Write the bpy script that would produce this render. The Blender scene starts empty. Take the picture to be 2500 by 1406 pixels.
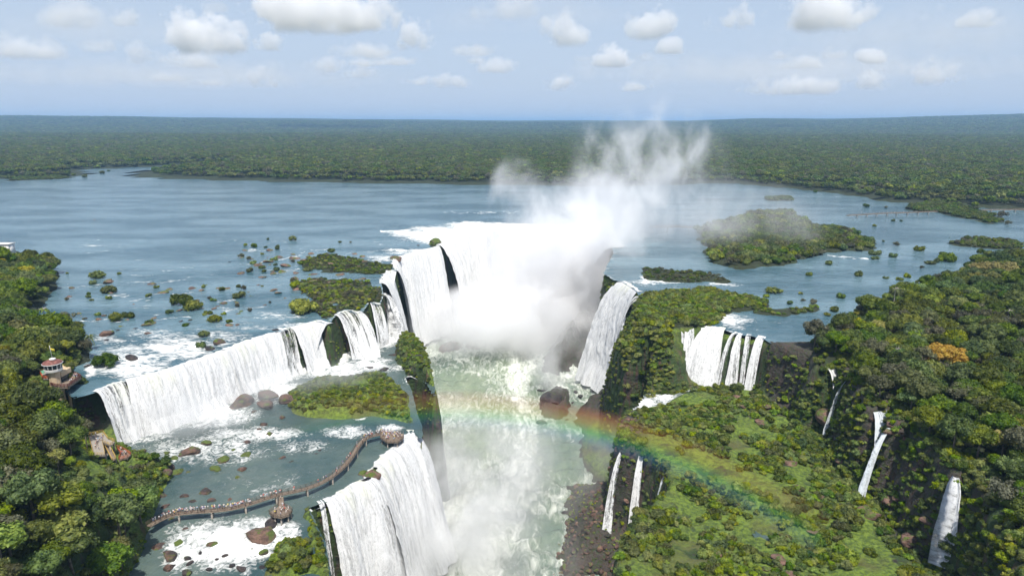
import bpy, bmesh, math, random
import numpy as np
from mathutils import Vector, Matrix
R = math.radians
rng = np.random.default_rng(7); random.seed(7)
SC = bpy.context.scene; COL = SC.collection
# ------------------------------------------------------------------ camera, sky, sun, exposure
CAMZ = 100.0; PITCH = R(13.6); F = 1667.0
cam_d = bpy.data.cameras.new("camera"); cam = bpy.data.objects.new("camera", cam_d); COL.objects.link(cam)
cam.location = (0, 0, CAMZ); cam.rotation_euler = (R(90) - PITCH, 0, 0)
cam_d.sensor_width = 36; cam_d.lens = 36 * F / 2500; cam_d.clip_start = 1; cam_d.clip_end = 80000
SC.camera = cam
SUN_EL, SUN_AZ = R(65), R(170)          # measured from the rainbow: it circles the point opposite the sun
W = bpy.data.worlds.new("World"); SC.world = W; W.use_nodes = True
_n = W.node_tree.nodes; _l = W.node_tree.links
_sky = _n.new('ShaderNodeTexSky'); _sky.sky_type = 'NISHITA'; _sky.sun_disc = False
_sky.sun_elevation = SUN_EL; _sky.sun_rotation = SUN_AZ; _sky.air_density = 1.0; _sky.dust_density = 2.2; _sky.ozone_density = 1.6; _sky.altitude = 200
_bg = _n['Background']; _bg.inputs[1].default_value = 0.10
_tc = _n.new('ShaderNodeTexCoord'); _sx = _n.new('ShaderNodeSeparateXYZ'); _l.new(_tc.outputs['Generated'], _sx.inputs[0])
_mr = _n.new('ShaderNodeMapRange'); _l.new(_sx.outputs[2], _mr.inputs[0])
_mr.inputs[1].default_value = 0.0; _mr.inputs[2].default_value = 0.55; _mr.inputs[3].default_value = .93; _mr.inputs[4].default_value = .10
_mx = _n.new('ShaderNodeMix'); _mx.data_type = 'RGBA'; _l.new(_mr.outputs[0], _mx.inputs[0]); _l.new(_sky.outputs[0], _mx.inputs[6])
_mx.inputs[7].default_value = (3.95, 4.68, 5.85, 1); _l.new(_mx.outputs[2], _bg.inputs[0])
sd = bpy.data.lights.new("sun", 'SUN'); so = bpy.data.objects.new("sun", sd); COL.objects.link(so)
sd.energy = 3.6; sd.angle = R(0.53); sd.color = (1, .955, .88)
sdir = Vector((math.sin(SUN_AZ) * math.cos(SUN_EL), math.cos(SUN_AZ) * math.cos(SUN_EL), math.sin(SUN_EL)))
so.rotation_euler = sdir.to_track_quat('Z', 'Y').to_euler(); so.location = sdir * 300
SC.view_settings.view_transform = 'Standard'; SC.view_settings.look = 'None'; SC.view_settings.exposure = 0.55
cy = SC.cycles
cy.use_adaptive_sampling = True; cy.adaptive_threshold = 0.02; cy.adaptive_min_samples = 16
cy.max_bounces = 10; cy.diffuse_bounces = 3; cy.glossy_bounces = 2; cy.transmission_bounces = 2
cy.volume_bounces = 7; cy.transparent_max_bounces = 12
cy.volume_step_rate = 1.0; cy.volume_max_steps = 96
cy.use_denoising = True; cy.caustics_reflective = False; cy.caustics_refractive = False
cy.sample_clamp_indirect = 4
# ------------------------------------------------------------------ geometry of the view
CP, SP = math.cos(PITCH), math.sin(PITCH)
def P(px, py, z=0.0):
    """point of the photograph -> the place on the level z that it shows"""
    b = (703 - py) / F; a = (px - 1250) / F
    d = (a, CP + b * SP, -SP + b * CP)
    t = (z - CAMZ) / d[2]
    return (d[0] * t, d[1] * t, z)
def PX(x, y, z):
    x = np.asarray(x, float); y = np.asarray(y, float); z = np.asarray(z, float) - CAMZ
    dep = y * CP - z * SP; up = y * SP + z * CP
    dep = np.where(dep < 1, 1e-3, dep)
    return 1250 + F * x / dep, 703 - F * up / dep, dep
def poly(pts, z=0.0):
    return np.array([(P(*p)[:2] if len(p) == 3 else P(p[0], p[1], z)[:2]) for p in pts])
def hash3(ix, iy, iz, seed):
    h = (ix * 374761393 + iy * 668265263 + iz * 2147483647 + seed * 1274126177) & 0xffffffff
    h = ((h ^ (h >> 13)) * 1274126177) & 0xffffffff
    h = (h ^ (h >> 16)) & 0xffffffff
    return h / 4294967295.0
def vn(x, y, z=0.0, seed=0):
    x, y, z = np.broadcast_arrays(np.asarray(x, float), np.asarray(y, float), np.asarray(z, float))
    fx, fy, fz = np.floor(x), np.floor(y), np.floor(z)
    ix, iy, iz = fx.astype(np.int64), fy.astype(np.int64), fz.astype(np.int64)
    u, v, w = x - fx, y - fy, z - fz
    u = u * u * (3 - 2 * u); v = v * v * (3 - 2 * v); w = w * w * (3 - 2 * w)
    r = 0
    for dz in ((0, 1) if np.any(w) else (0,)):
        for dy in (0, 1):
            for dx in (0, 1):
                r = r + hash3(ix + dx, iy + dy, iz + dz, seed) * (u if dx else 1 - u) * (v if dy else 1 - v) * (w if dz else 1 - w)
    return r * 2 - 1
def fbm(x, y, z=0.0, o=4, seed=0, g=0.5):
    r = 0; a = 1; s = 0
    for k in range(o):
        r = r + a * vn(np.asarray(x) * 2 ** k, np.asarray(y) * 2 ** k, np.asarray(z) * 2 ** k, seed + k * 17); s += a; a *= g
    return r / s
def sst(a, b, x):
    t = np.clip((x - a) / (b - a), 0, 1); return t * t * (3 - 2 * t)
def sdf(pl, X, Y):
    """signed distance to a closed polygon, positive inside"""
    X = np.asarray(X, float); Y = np.asarray(Y, float)
    dm = np.full(X.shape, 1e18); ins = np.zeros(X.shape, bool); n = len(pl)
    for i in range(n):
        ax, ay = pl[i]; bx, by = pl[(i + 1) % n]
        ex, ey = bx - ax, by - ay; L = ex * ex + ey * ey + 1e-12
        t = np.clip(((X - ax) * ex + (Y - ay) * ey) / L, 0, 1)
        dm = np.minimum(dm, (X - ax - t * ex) ** 2 + (Y - ay - t * ey) ** 2)
        if ay != by:
            c = ((ay > Y) != (by > Y)) & (X < ex * (Y - ay) / (by - ay) + ax); ins ^= c
    d = np.sqrt(dm); return np.where(ins, d, -d)
# ------------------------------------------------------------------ naming
def tag(o, label=None, cat=None, group=None, kind=None):
    if label: o['label'] = label
    if cat: o['category'] = cat
    if group: o['group'] = group
    if kind: o['kind'] = kind
    return o
def mesh(name, V, Fc, mat=None, smooth=False):
    m = bpy.data.meshes.new(name); V = np.asarray(V, np.float32).reshape(-1, 3)
    Fa = np.asarray(Fc, np.int32) if not isinstance(Fc, list) or (len(Fc) and len({len(f) for f in Fc}) == 1) else None
    if Fa is not None and Fa.ndim == 2:
        k = Fa.shape[1]; m.vertices.add(len(V)); m.vertices.foreach_set('co', V.ravel())
        m.loops.add(Fa.size); m.loops.foreach_set('vertex_index', Fa.ravel())
        m.polygons.add(len(Fa)); m.polygons.foreach_set('loop_start', np.arange(0, Fa.size, k, dtype=np.int32))
        m.polygons.foreach_set('loop_total', np.full(len(Fa), k, np.int32))
        m.update(calc_edges=True)
    else:
        m.from_pydata([tuple(map(float, v)) for v in V], [], [tuple(f) for f in Fc])
    if smooth: m.polygons.foreach_set('use_smooth', np.ones(len(m.polygons), bool))
    if mat: m.materials.append(mat)
    m.validate(); return m
def obj(name, me, parent=None, loc=(0, 0, 0)):
    o = bpy.data.objects.new(name, me); COL.objects.link(o); o.location = loc
    if parent: o.parent = parent
    return o
def empty(name, loc=(0, 0, 0), rz=0, s=1):
    o = bpy.data.objects.new(name, None); COL.objects.link(o); o.location = loc; o.rotation_euler = (0, 0, rz); o.scale = (s, s, s)
    o.empty_display_size = .2
    return o
def attr(me, name, data):
    a = me.attributes.new(name, 'FLOAT', 'POINT'); a.data.foreach_set('value', np.asarray(data, np.float32).ravel())
# ------------------------------------------------------------------ materials
class NT:
    def __init__(s, name):
        s.m = bpy.data.materials.new(name); s.m.use_nodes = True; s.t = s.m.node_tree; s.t.nodes.clear()
        s.out = s.t.nodes.new('ShaderNodeOutputMaterial')
    def n(s, typ, props=None, **inp):
        nd = s.t.nodes.new('ShaderNode' + typ)
        for k, v in (props or {}).items(): setattr(nd, k, v)
        for k, v in inp.items():
            key = int(k[1:]) if k[0] == 'i' and k[1:].isdigit() else k.replace('_', ' ')
            s.put(nd.inputs[key], v)
        return nd
    def put(s, sock, v):
        if isinstance(v, bpy.types.Node): v = v.outputs[0]
        if isinstance(v, bpy.types.NodeSocket): s.t.links.new(v, sock)
        elif isinstance(v, (tuple, list)) and len(v) == 3 and sock.type == 'RGBA': sock.default_value = (*v, 1)
        else: sock.default_value = v
    def math(s, op, a, b=0.0, c=None, clamp=False):
        nd = s.n('Math', {'operation': op, 'use_clamp': clamp}, i0=a, i1=b)
        if c is not None: s.put(nd.inputs[2], c)
        return nd.outputs[0]
    def mix(s, f, a, b):
        nd = s.t.nodes.new('ShaderNodeMix'); nd.data_type = 'RGBA'
        s.put(nd.inputs[0], f); s.put(nd.inputs[6], a); s.put(nd.inputs[7], b); return nd.outputs[2]
    def pos(s): return s.n('NewGeometry').outputs['Position']
    def scale(s, v, sc, off=(0, 0, 0)):
        nd = s.n('Mapping'); s.put(nd.inputs[0], v); nd.inputs['Scale'].default_value = sc; nd.inputs['Location'].default_value = off; return nd.outputs[0]
    def noise(s, v, sc=1.0, det=4.0, rough=.55, dist=0.0, col=False):
        nd = s.n('TexNoise', None, Scale=sc, Detail=det, Roughness=rough, Distortion=dist); s.put(nd.inputs['Vector'], v)
        return nd.outputs[1] if col else nd.outputs[0]
    def ramp(s, v, a, b, lo=0.0, hi=1.0, typ='SMOOTHSTEP'):
        nd = s.n('MapRange', {'interpolation_type': typ}); s.put(nd.inputs[0], v)
        s.put(nd.inputs[1], a); s.put(nd.inputs[2], b); s.put(nd.inputs[3], lo); s.put(nd.inputs[4], hi); return nd.outputs[0]
    def at(s, name): return s.n('Attribute', {'attribute_name': name}).outputs['Fac']
    def bump(s, h, st=.5, d=1.0): return s.n('Bump', None, Strength=st, Distance=d, Height=h).outputs[0]
    def surf(s, sh): s.put(s.out.inputs[0], sh); return s.m
    def pbr(s, col, rough=.8, norm=None, **kw):
        nd = s.n('BsdfPrincipled'); s.put(nd.inputs['Base Color'], col); s.put(nd.inputs['Roughness'], rough)
        if norm is not None: s.put(nd.inputs['Normal'], norm)
        for k, v in kw.items(): s.put(nd.inputs[k.replace('_', ' ')], v)
        return nd
def plain(name, col, rough=.7, metal=0.0, var=.12, sc=3.0):
    t = NT(name); nz = t.noise(t.n('TexCoord').outputs['Object'], sc, 4)
    f = t.ramp(nz, .3, .7, 1 - var, 1 + var)
    v = t.n('VectorMath', {'operation': 'SCALE'}); v.inputs[0].default_value = col; t.put(v.inputs['Scale'], f)
    return t.surf(t.pbr(v.outputs[0], rough, Metallic=metal).outputs[0])
def mat_foliage(name, base, tip, sat=1.0, hue=(.452, .515)):
    """leaves: tint differs from tree to tree and from clump to clump"""
    t = NT(name); oi = t.n('ObjectInfo'); rd = oi.outputs['Random']
    p = t.pos()
    a = t.noise(t.scale(p, (.5, .5, .5)), 1.0, 3)
    b = t.n('TexWhiteNoise', {'noise_dimensions': '3D'}); t.put(b.inputs[0], t.scale(p, (2.2, 2.2, 2.2)))
    c1 = t.mix(t.ramp(a, .35, .68), base, tip)
    big = t.noise(t.scale(p, (.012, .012, .012)), 1.0, 2)
    hsv = t.n('HueSaturation'); t.put(hsv.inputs['Color'], c1)
    t.put(hsv.inputs['Hue'], t.math('ADD', t.ramp(rd, 0, 1, hue[0], hue[1], 'LINEAR'), t.ramp(big, .3, .7, -.012, .012)))
    r2 = t.math('FRACT', t.math('MULTIPLY', rd, 7.31))
    t.put(hsv.inputs['Saturation'], t.ramp(r2, 0, 1, .72 * sat, 1.12 * sat, 'LINEAR'))
    r3 = t.math('FRACT', t.math('MULTIPLY', rd, 23.7))
    t.put(hsv.inputs['Value'], t.math('MULTIPLY', t.ramp(r3, 0, 1, .62, 1.45, 'LINEAR'), t.ramp(b.outputs[0], 0, 1, .8, 1.2, 'LINEAR')))
    d = t.pbr(hsv.outputs[0], .55); d.inputs['Specular IOR Level'].default_value = .25
    tr = t.n('BsdfTranslucent'); t.put(tr.inputs[0], hsv.outputs[0])
    m = t.n('MixShader'); m.inputs[0].default_value = .28; t.put(m.inputs[1], d.outputs[0]); t.put(m.inputs[2], tr.outputs[0])
    return t.surf(m.outputs[0])
M = {}
M['leaf'] = mat_foliage('leaf_green', (.038, .075, .010), (.125, .185, .020))
M['leaf_bush'] = mat_foliage('leaf_bush', (.075, .130, .012), (.215, .285, .024))
M['leaf_dry'] = mat_foliage('leaf_dry', (.085, .085, .030), (.15, .15, .06), .8, (.49, .52))
M['leaf_orange'] = mat_foliage('leaf_orange', (.62, .34, .02), (.85, .55, .05), 1.0, (.49, .51))
M['leaf_yellow'] = mat_foliage('leaf_yellow', (.20, .17, .018), (.34, .30, .04), 1.0, (.49, .53))
M['bark'] = plain('bark', (.16, .13, .10), .9, var=.4)
M['bark_pale'] = plain('bark_pale', (.42, .38, .32), .9, var=.3)
def mat_rock(name, dark, brown, moss=.5, wet=.0):
    t = NT(name); g = t.n('NewGeometry'); p = g.outputs['Position']
    n1 = t.noise(t.scale(p, (.25, .25, .6)), 1.0, 6, .6); n2 = t.noise(p, 1.3, 5, .65)
    c = t.mix(t.ramp(n1, .38, .62), dark, brown)
    c = t.mix(t.ramp(n2, .5, .8), c, tuple(x * .45 for x in dark))
    nz = t.n('SeparateXYZ'); t.put(nz.inputs[0], g.outputs['Normal'])
    mm = t.math('MULTIPLY', t.ramp(nz.outputs[2], .15, .75), t.ramp(t.noise(p, .35, 4), .62 - moss * .35, .72 - moss * .25))
    mg = t.mix(t.noise(p, 2.5, 3), (.04, .085, .012), (.14, .17, .03))
    c = t.mix(mm, c, mg)
    h = t.math('ADD', t.math('MULTIPLY', n1, 1.2), t.math('MULTIPLY', n2, .7))
    return t.surf(t.pbr(c, .85 - wet * .45, t.bump(h, .9, 1.2)).outputs[0])
M['boulder'] = mat_rock('boulder_rock', (.045, .035, .032), (.15, .085, .06), .25, .2)
M['boulder_wet'] = mat_rock('wet_rock', (.018, .016, .017), (.06, .045, .04), .12, .7)
M['boulder_moss'] = mat_rock('mossy_rock', (.05, .04, .03), (.14, .085, .055), .95)
M['outcrop'] = mat_rock('outcrop_rock', (.10, .06, .045), (.22, .13, .095), .45)
def mat_terrain():
    t = NT('terrain'); g = t.n('NewGeometry'); p = g.outputs['Position']
    nz = t.n('SeparateXYZ'); t.put(nz.inputs[0], g.outputs['Normal'])
    n1 = t.noise(t.scale(p, (.10, .10, .22)), 1.0, 7, .62); n2 = t.noise(p, .7, 6, .65); n3 = t.noise(p, .05, 3)
    ks = t.noise(t.scale(p, (.35, .35, .05)), 1.0, 5, .6)
    rock = t.mix(t.ramp(n1, .35, .62), (.024, .020, .019), (.105, .058, .042))
    rock = t.mix(t.ramp(n2, .5, .75), rock, (.02, .017, .018))
    rock = t.mix(t.ramp(ks, .36, .54), rock, (.034, .062, .014))
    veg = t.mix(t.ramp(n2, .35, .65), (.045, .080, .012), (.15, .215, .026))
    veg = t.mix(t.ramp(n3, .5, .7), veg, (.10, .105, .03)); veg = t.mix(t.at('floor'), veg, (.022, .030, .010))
    fl = t.math('MULTIPLY', t.ramp(nz.outputs[2], .35, .7), t.ramp(n1, .36, .46))
    c = t.mix(t.math('MULTIPLY', fl, t.math('SUBTRACT', 1.0, t.at('bare'))), rock, veg)
    c = t.mix(t.math('MULTIPLY', t.at('bare'), t.ramp(n2, .3, .6)), c, (.062, .050, .043))
    # far ground is closed canopy; the crowns' own shading is darkened into its colour
    far = t.mix(t.ramp(t.noise(t.scale(p, (.03, .03, .03)), 1.0, 5, .7), .35, .65), (.010, .022, .006), (.045, .062, .018))
    c = t.mix(t.at('canopy'), c, far)
    h = t.math('ADD', t.math('MULTIPLY', n1, 2.2), t.math('MULTIPLY', n2, .8))
    hf = t.math('MULTIPLY', t.noise(t.scale(p, (.05, .05, .05)), 1.0, 4, .7), 14.0)
    h = t.math('ADD', h, t.math('MULTIPLY', hf, t.at('canopy')))
    return t.surf(t.pbr(c, .9, t.bump(h, 1.0, 1.0)).outputs[0])
M['terrain'] = mat_terrain()
def mat_water(name, deep, lite, foamc=(.90, .91, .88), fs=.35, wave=.25, green=0.0, rough=.12, stretch=(1, 1, 1), dist=1.0, fhi=.16):
    t = NT(name); p = t.pos(); fo = t.at('foam')
    ps = t.scale(p, stretch)
    big = t.noise(ps, .018, 4, .5); rip = t.noise(ps, .9, 5, .6); mid = t.noise(ps, .16, 4, .6)
    w = t.mix(t.math('ADD', t.ramp(big, .35, .65, 0, .7), t.ramp(mid, .35, .7, 0, .3)), deep, lite)
    fn = t.noise(ps, fs, 8, .62, dist)
    fn2 = t.noise(ps, fs * .22, 5, .6, dist * .6)
    v = t.math('ADD', t.math('MULTIPLY', fn, .6), t.math('MULTIPLY', fn2, .4))
    thr = t.math('SUBTRACT', .80, t.math('MULTIPLY', fo, .52))
    k = t.ramp(v, thr, t.math('ADD', thr, fhi))
    k = t.math('MULTIPLY', k, t.ramp(fo, .0, .12))
    fcol = t.mix(t.ramp(t.noise(p, .25, 4), .35, .7), foamc, tuple(c * .8 for c in foamc))
    c = t.mix(k, w, fcol)
    ro = t.math('ADD', rough, t.math('MULTIPLY', k, .7))
    h = t.math('ADD', t.math('MULTIPLY', rip, wave), t.math('MULTIPLY', t.math('ADD', mid, t.math('MULTIPLY', k, .6)), wave * 2.2))
    b = t.pbr(c, ro, t.bump(h, .8, 1.0)); b.inputs['IOR'].default_value = 1.333
    return t.surf(b.outputs[0])
M['river'] = mat_water('river_water', (.030, .082, .105), (.15, .235, .27), fs=.5, wave=.32, stretch=(.55, 1.3, 1), fhi=.20)  # paler bands put part of the sky's reflection into the base colour
M['pool'] = mat_water('pool_water', (.035, .070, .072), (.11, .145, .125), fs=.42, wave=.35, fhi=.24, dist=1.6)
M['canyon_water'] = mat_water('gorge_water', (.12, .17, .13), (.25, .30, .20), fs=.17, wave=.6, stretch=(1.3, .5, 1), dist=1.6, fhi=.30, foamc=(.88, .90, .82))
def mat_fall(name, gap=.3, tint=(.80, .81, .81)):
    """falling water: broken streaks of froth, with gaps where the rock shows through"""
    t = NT(name); uv = t.n('UVMap'); u = uv.outputs[0]
    wv = t.n('VectorMath', {'operation': 'ADD'}); t.put(wv.inputs[0], u)
    wn = t.n('VectorMath', {'operation': 'SCALE'}); t.put(wn.inputs[0], t.noise(t.scale(u, (.25, .12, 1)), 1.0, 3, .6, 0, True)); wn.inputs['Scale'].default_value = 1.1; t.put(wv.inputs[1], wn.outputs[0]); u2 = wv.outputs[0]
    s1 = t.noise(t.scale(u2, (1.7, .075, 1)), 1.0, 6, .68, .3); s2 = t.noise(t.scale(u2, (.20, .015, 1)), 1.0, 4, .6, .2)
    s3 = t.noise(t.scale(u2, (3.4, .95, 1)), 1.0, 5, .72, .4)
    v = t.math('ADD', t.math('MULTIPLY', s1, .40), t.math('ADD', t.math('MULTIPLY', s2, .35), t.math('MULTIPLY', s3, .25)))
    sx = t.n('SeparateXYZ'); t.put(sx.inputs[0], u)
    den = t.at('dens')
    thr = t.math('SUBTRACT', .34 + gap * .33, t.math('MULTIPLY', den, .18))
    al = t.ramp(v, thr, t.math('ADD', thr, .12))
    edge = t.at('edge')
    al = t.math('MULTIPLY', al, t.ramp(t.math('ADD', edge, t.math('MULTIPLY', t.math('ADD', s1, s3), .5)), .55, .95))
    c = t.mix(t.ramp(t.math('ADD', t.math('MULTIPLY', s1, .5), t.math('MULTIPLY', s3, .5)), .34, .56), tuple(x * .52 for x in tint), tint)
    c = t.mix(t.math('MULTIPLY', t.ramp(s2, .48, .7), t.ramp(sx.outputs[1], 9, 0, 0, .45, 'LINEAR')), c, (.74, .76, .52))
    h = t.math('ADD', s1, t.math('MULTIPLY', s3, 1.2))
    gn = t.n('NewGeometry').outputs['Normal']; sf = t.n('VectorMath', {'operation': 'ADD'}); t.put(sf.inputs[0], gn); sf.inputs[1].default_value = (0, -.12, .55)   # froth is a thick body of drops: light enters it from above as well
    nn_ = t.n('VectorMath', {'operation': 'NORMALIZE'}); t.put(nn_.inputs[0], sf.outputs[0])
    bp = t.n('Bump', None, Strength=.6, Distance=.9, Height=h); t.put(bp.inputs['Normal'], nn_.outputs[0])
    b = t.pbr(c, .8, bp.outputs[0]); b.inputs['Specular IOR Level'].default_value = .15
    tl = t.n('BsdfTranslucent'); t.put(tl.inputs[0], c)
    m0 = t.n('MixShader'); m0.inputs[0].default_value = .12; t.put(m0.inputs[1], b.outputs[0]); t.put(m0.inputs[2], tl.outputs[0])
    tr = t.n('BsdfTransparent'); m = t.n('MixShader'); t.put(m.inputs[0], al); t.put(m.inputs[1], tr.outputs[0]); t.put(m.inputs[2], m0.outputs[0])
    return t.surf(m.outputs[0])
M['fall'] = mat_fall('falling_water', .02)
M['fall_mid'] = mat_fall('falling_water_streaky', .34)
M['fall_thin'] = mat_fall('falling_water_thin', .42, (.70, .76, .80))
# ------------------------------------------------------------------ plan of the place (levels: river 0, terraces -24, gorge -75)
LIP = [(228,958),(262,944),(300,931),(330,925),(400,905),(470,882),(530,862),(560,848),(620,826),(680,811),(740,793),(775,784),
       (800,792),(816,770),(842,759),(880,764),(899,738),(924,745),(933,719),(928,690),(941,661),(967,662),(958,646),(965,628),(981,625),
       (1020,613),(1058,605),(1066,598),(1084,592),(1092,578),(1120,563),(1160,552),(1215,548),(1300,551),(1380,556),(1450,566),(1490,588),
       (1500,618),(1484,648),(1476,668),(1500,684),(1522,688),(1558,712),(1566,735),(1560,768),(1578,798),(1620,808),(1655,797),(1700,797),
       (1765,803),(1800,816),(1862,825),(1905,848),(1985,872),(1992,898),(2012,893),(2040,886),(2062,908),(2087,925),(2095,960),(2122,1000),
       (2150,999),(2196,998),(2188,1040),(2225,1032),(2252,1080),(2335,1160),(2368,1145),(2405,1200),(2435,1260),(2500,1390)]
G1 = np.vstack([poly(LIP), [(112,110),(95,70),(-110,70),(-120,110),(-133,165),(-148,188),(-156,210),(-172,230)]])
EDGE2 = [(800,1600,-26),(800,1420,-26),(790,1345,-25),(765,1290,-24),(745,1255,-24),(785,1232,-23),(812,1224,-23),(852,1195,-23),(900,1178,-23),(912,1150,-23),(930,1130,-23),
         (960,1105,-23),(985,1085,-23),(1000,1066,-23),(1006,1050,-23),(1030,1062,-20),(1026,1040,-22),(1012,1000,-22),(1002,960,-22),(985,925,-23),
         (1035,933,-24),(1060,965,-22),(1056,935,-20),(1046,890,-20),(1030,856,-22),(1000,840,-22),(968,838,-24),(948,822,-24)]
EDGE2B = [(1575,770,-26),(1535,800,-27),(1508,838,-27),(1502,880,-28),(1505,915,-28),(1530,935,-27),(1570,928,-27),(1602,908,-26),(1590,940,-26),(1562,985,-26),
          (1532,1010,-26),(1516,1050,-27),(1514,1080,-28),(1522,1096,-28),(1545,1106,-28),(1572,1110,-28),(1600,1128,-28),(1628,1160,-28),(1640,1200,-29),(1612,1240,-30),
          (1580,1265,-30),(1550,1282,-31),(1538,1320,-32),(1514,1362,-32),(1508,1406,-33),(1500,1600,-33)]
G2 = np.vstack([poly(EDGE2), [P(905,700)[:2], P(925,560)[:2], P(1100,520)[:2], P(1300,528)[:2], P(1530,545)[:2], P(1540,600)[:2], P(1580,690)[:2]],
                poly(EDGE2B), [(50,90),(40,40),(-60,40),(-60,90)]])
RIV = np.vstack([[(-9000,1150)], poly([(-800,444),(0,437),(175,430),(345,432),(480,437),(700,443),(960,447),(1230,451),(1500,454),(1780,446),(1950,462),(2120,481),(2145,490),(2300,501),(2500,513),(2720,520)]),
                 [(1500,900),(1300,560)], poly([(2720,640),(2500,640),(2365,640),(2335,690),(2200,722),(2112,756),(2062,792),(2075,815),(1990,835),(1900,836),(1870,826),(1700,900),(1300,900),(600,900),(300,960),
                 (228,962),(200,925),(188,893),(228,880),(225,850),(195,812),(130,815),(78,808),(100,752),(140,702),(137,665),(95,632),(0,608),(-500,590)]), [(-9000,400)]])
INLET = poly([(165,440),(175,414),(400,404),(520,398),(525,408),(470,412),(350,420),(340,440)])
ISL = {  # islands in the river: outline in the photograph at the water line, ground height
 'b': (poly([(1700,560),(1760,545),(1850,520),(1935,520),(1975,555),(2060,560),(2120,590),(2142,602),(2125,615),(2060,612),(2000,625),(1900,650),(1800,655),(1740,640),(1720,600)]),1.5),
 'c': (poly([(1860,483),(1935,478),(1940,492),(1880,492)]),.8),
 'd': (poly([(2210,505),(2290,490),(2330,500),(2420,520),(2455,540),(2430,548),(2340,530),(2280,518),(2210,516)]),.8),
 'e': (poly([(2310,592),(2380,580),(2500,590),(2500,612),(2400,608),(2320,600)]),.6),
 'f': (poly([(1560,655),(1650,660),(1760,668),(1790,690),(1700,690),(1620,690),(1570,680)]),.5),
 'g': (poly([(1570,722),(1650,712),(1740,706),(1800,725),(1880,735),(1870,750),(1790,760),(1760,775),(1740,795),(1700,802),(1640,806),(1560,800),(1545,760)]),1.2),
 'h': (poly([(1840,752),(2000,748),(2010,762),(1900,775),(1830,768)]),.4),
 'i': (poly([(740,632),(800,622),(870,632),(960,650),(975,672),(905,672),(850,668),(780,664),(735,655)]),.5),
 'j': (poly([(712,690),(790,680),(900,690),(955,715),(945,742),(900,742),(880,764),(842,760),(818,772),(800,792),(790,790),(770,765),(720,770),(700,755),(770,735),(720,712)]),.6),
 'k': (poly([(1045,596),(1080,590),(1092,600),(1088,612),(1068,604),(1050,604)]),.8),
 'l': (poly([(0,428),(170,428),(185,436),(100,440),(0,444)]),.8)}
TISL = poly([(690,950),(760,928),(860,918),(940,905),(985,925),(1018,960),(1030,1005),(1048,1064),(985,1042),(900,1028),(830,1038),(760,1032),(700,1020),(660,985)], -22)
TROCK = poly([(965,836),(1004,832),(1038,850),(1060,890),(1072,960),(1050,945),(990,915),(960,880)], -22)
TLOW = poly([(650,1345),(700,1325),(765,1330),(790,1370),(800,1420),(640,1420)], -24)
TBANK = poly([(738,1236),(775,1229),(792,1236),(800,1260),(785,1290),(815,1345),(830,1440),(770,1440),(762,1345),(738,1300),(722,1262)], -22)
TALUS = poly([(1350,1160),(1440,1150),(1500,1190),(1560,1250),(1560,1420),(1310,1420),(1345,1300)], -72)
DROCK = poly([(1305,840),(1325,785),(1400,735),(1480,690),(1530,720),(1500,800),(1430,840),(1340,858)], -55)
CISL = poly([(1310,965),(1350,945),(1400,950),(1395,1000),(1375,1030),(1320,1010)], -73)
CISL2 = poly([(1400,985),(1480,950),(1530,1000),(1520,1050),(1430,1050),(1380,1030)], -73)
DARK3 = poly([(1050,1065),(1110,1045),(1190,1042),(1200,1110),(1130,1150),(1060,1130)], -68)
RPOOL = poly([(1600,912),(1612,900),(1650,900),(1862,900),(1862,943),(1800,950),(1700,955),(1625,985),(1560,1000),(1500,1012)], -26)
CREEKS = [poly([(1860,1302),(1900,1299),(1985,1304),(2000,1312),(1940,1316),(1880,1312)], -26),
            poly([(2060,1100),(2130,1080),(2190,1130),(2130,1150),(2060,1130)], -25)]
PRIV = np.array([P(1590,850,-12)[:2]])
DECKZ = poly([(205,1050),(255,1042),(330,1105),(335,1150),(260,1165),(205,1140)], -16)
def far_h(X, Y):
    D = np.hypot(X, Y)
    h = sst(1500, 5000, D) * (8 + 14 * fbm(X / 1800, Y / 1800, seed=3))
    az = 1250 + F * X / np.maximum(Y, 1) * .972
    ridge = np.interp(az, [0, 300, 700, 1250, 1650, 1800, 2000, 2200, 2450, 2700], [187, 182, 168, 132, 128, 165, 150, 178, 215, 220]) + 14 * fbm(az / 130, D / 2500, seed=5)
    h = h + sst(5500, 12000, D) * (ridge - h) + 26 * np.maximum(0, fbm(X / 2600, Y / 1500, seed=8)) * sst(3500, 5000, D) * sst(9000, 7000, D)
    return h
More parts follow.
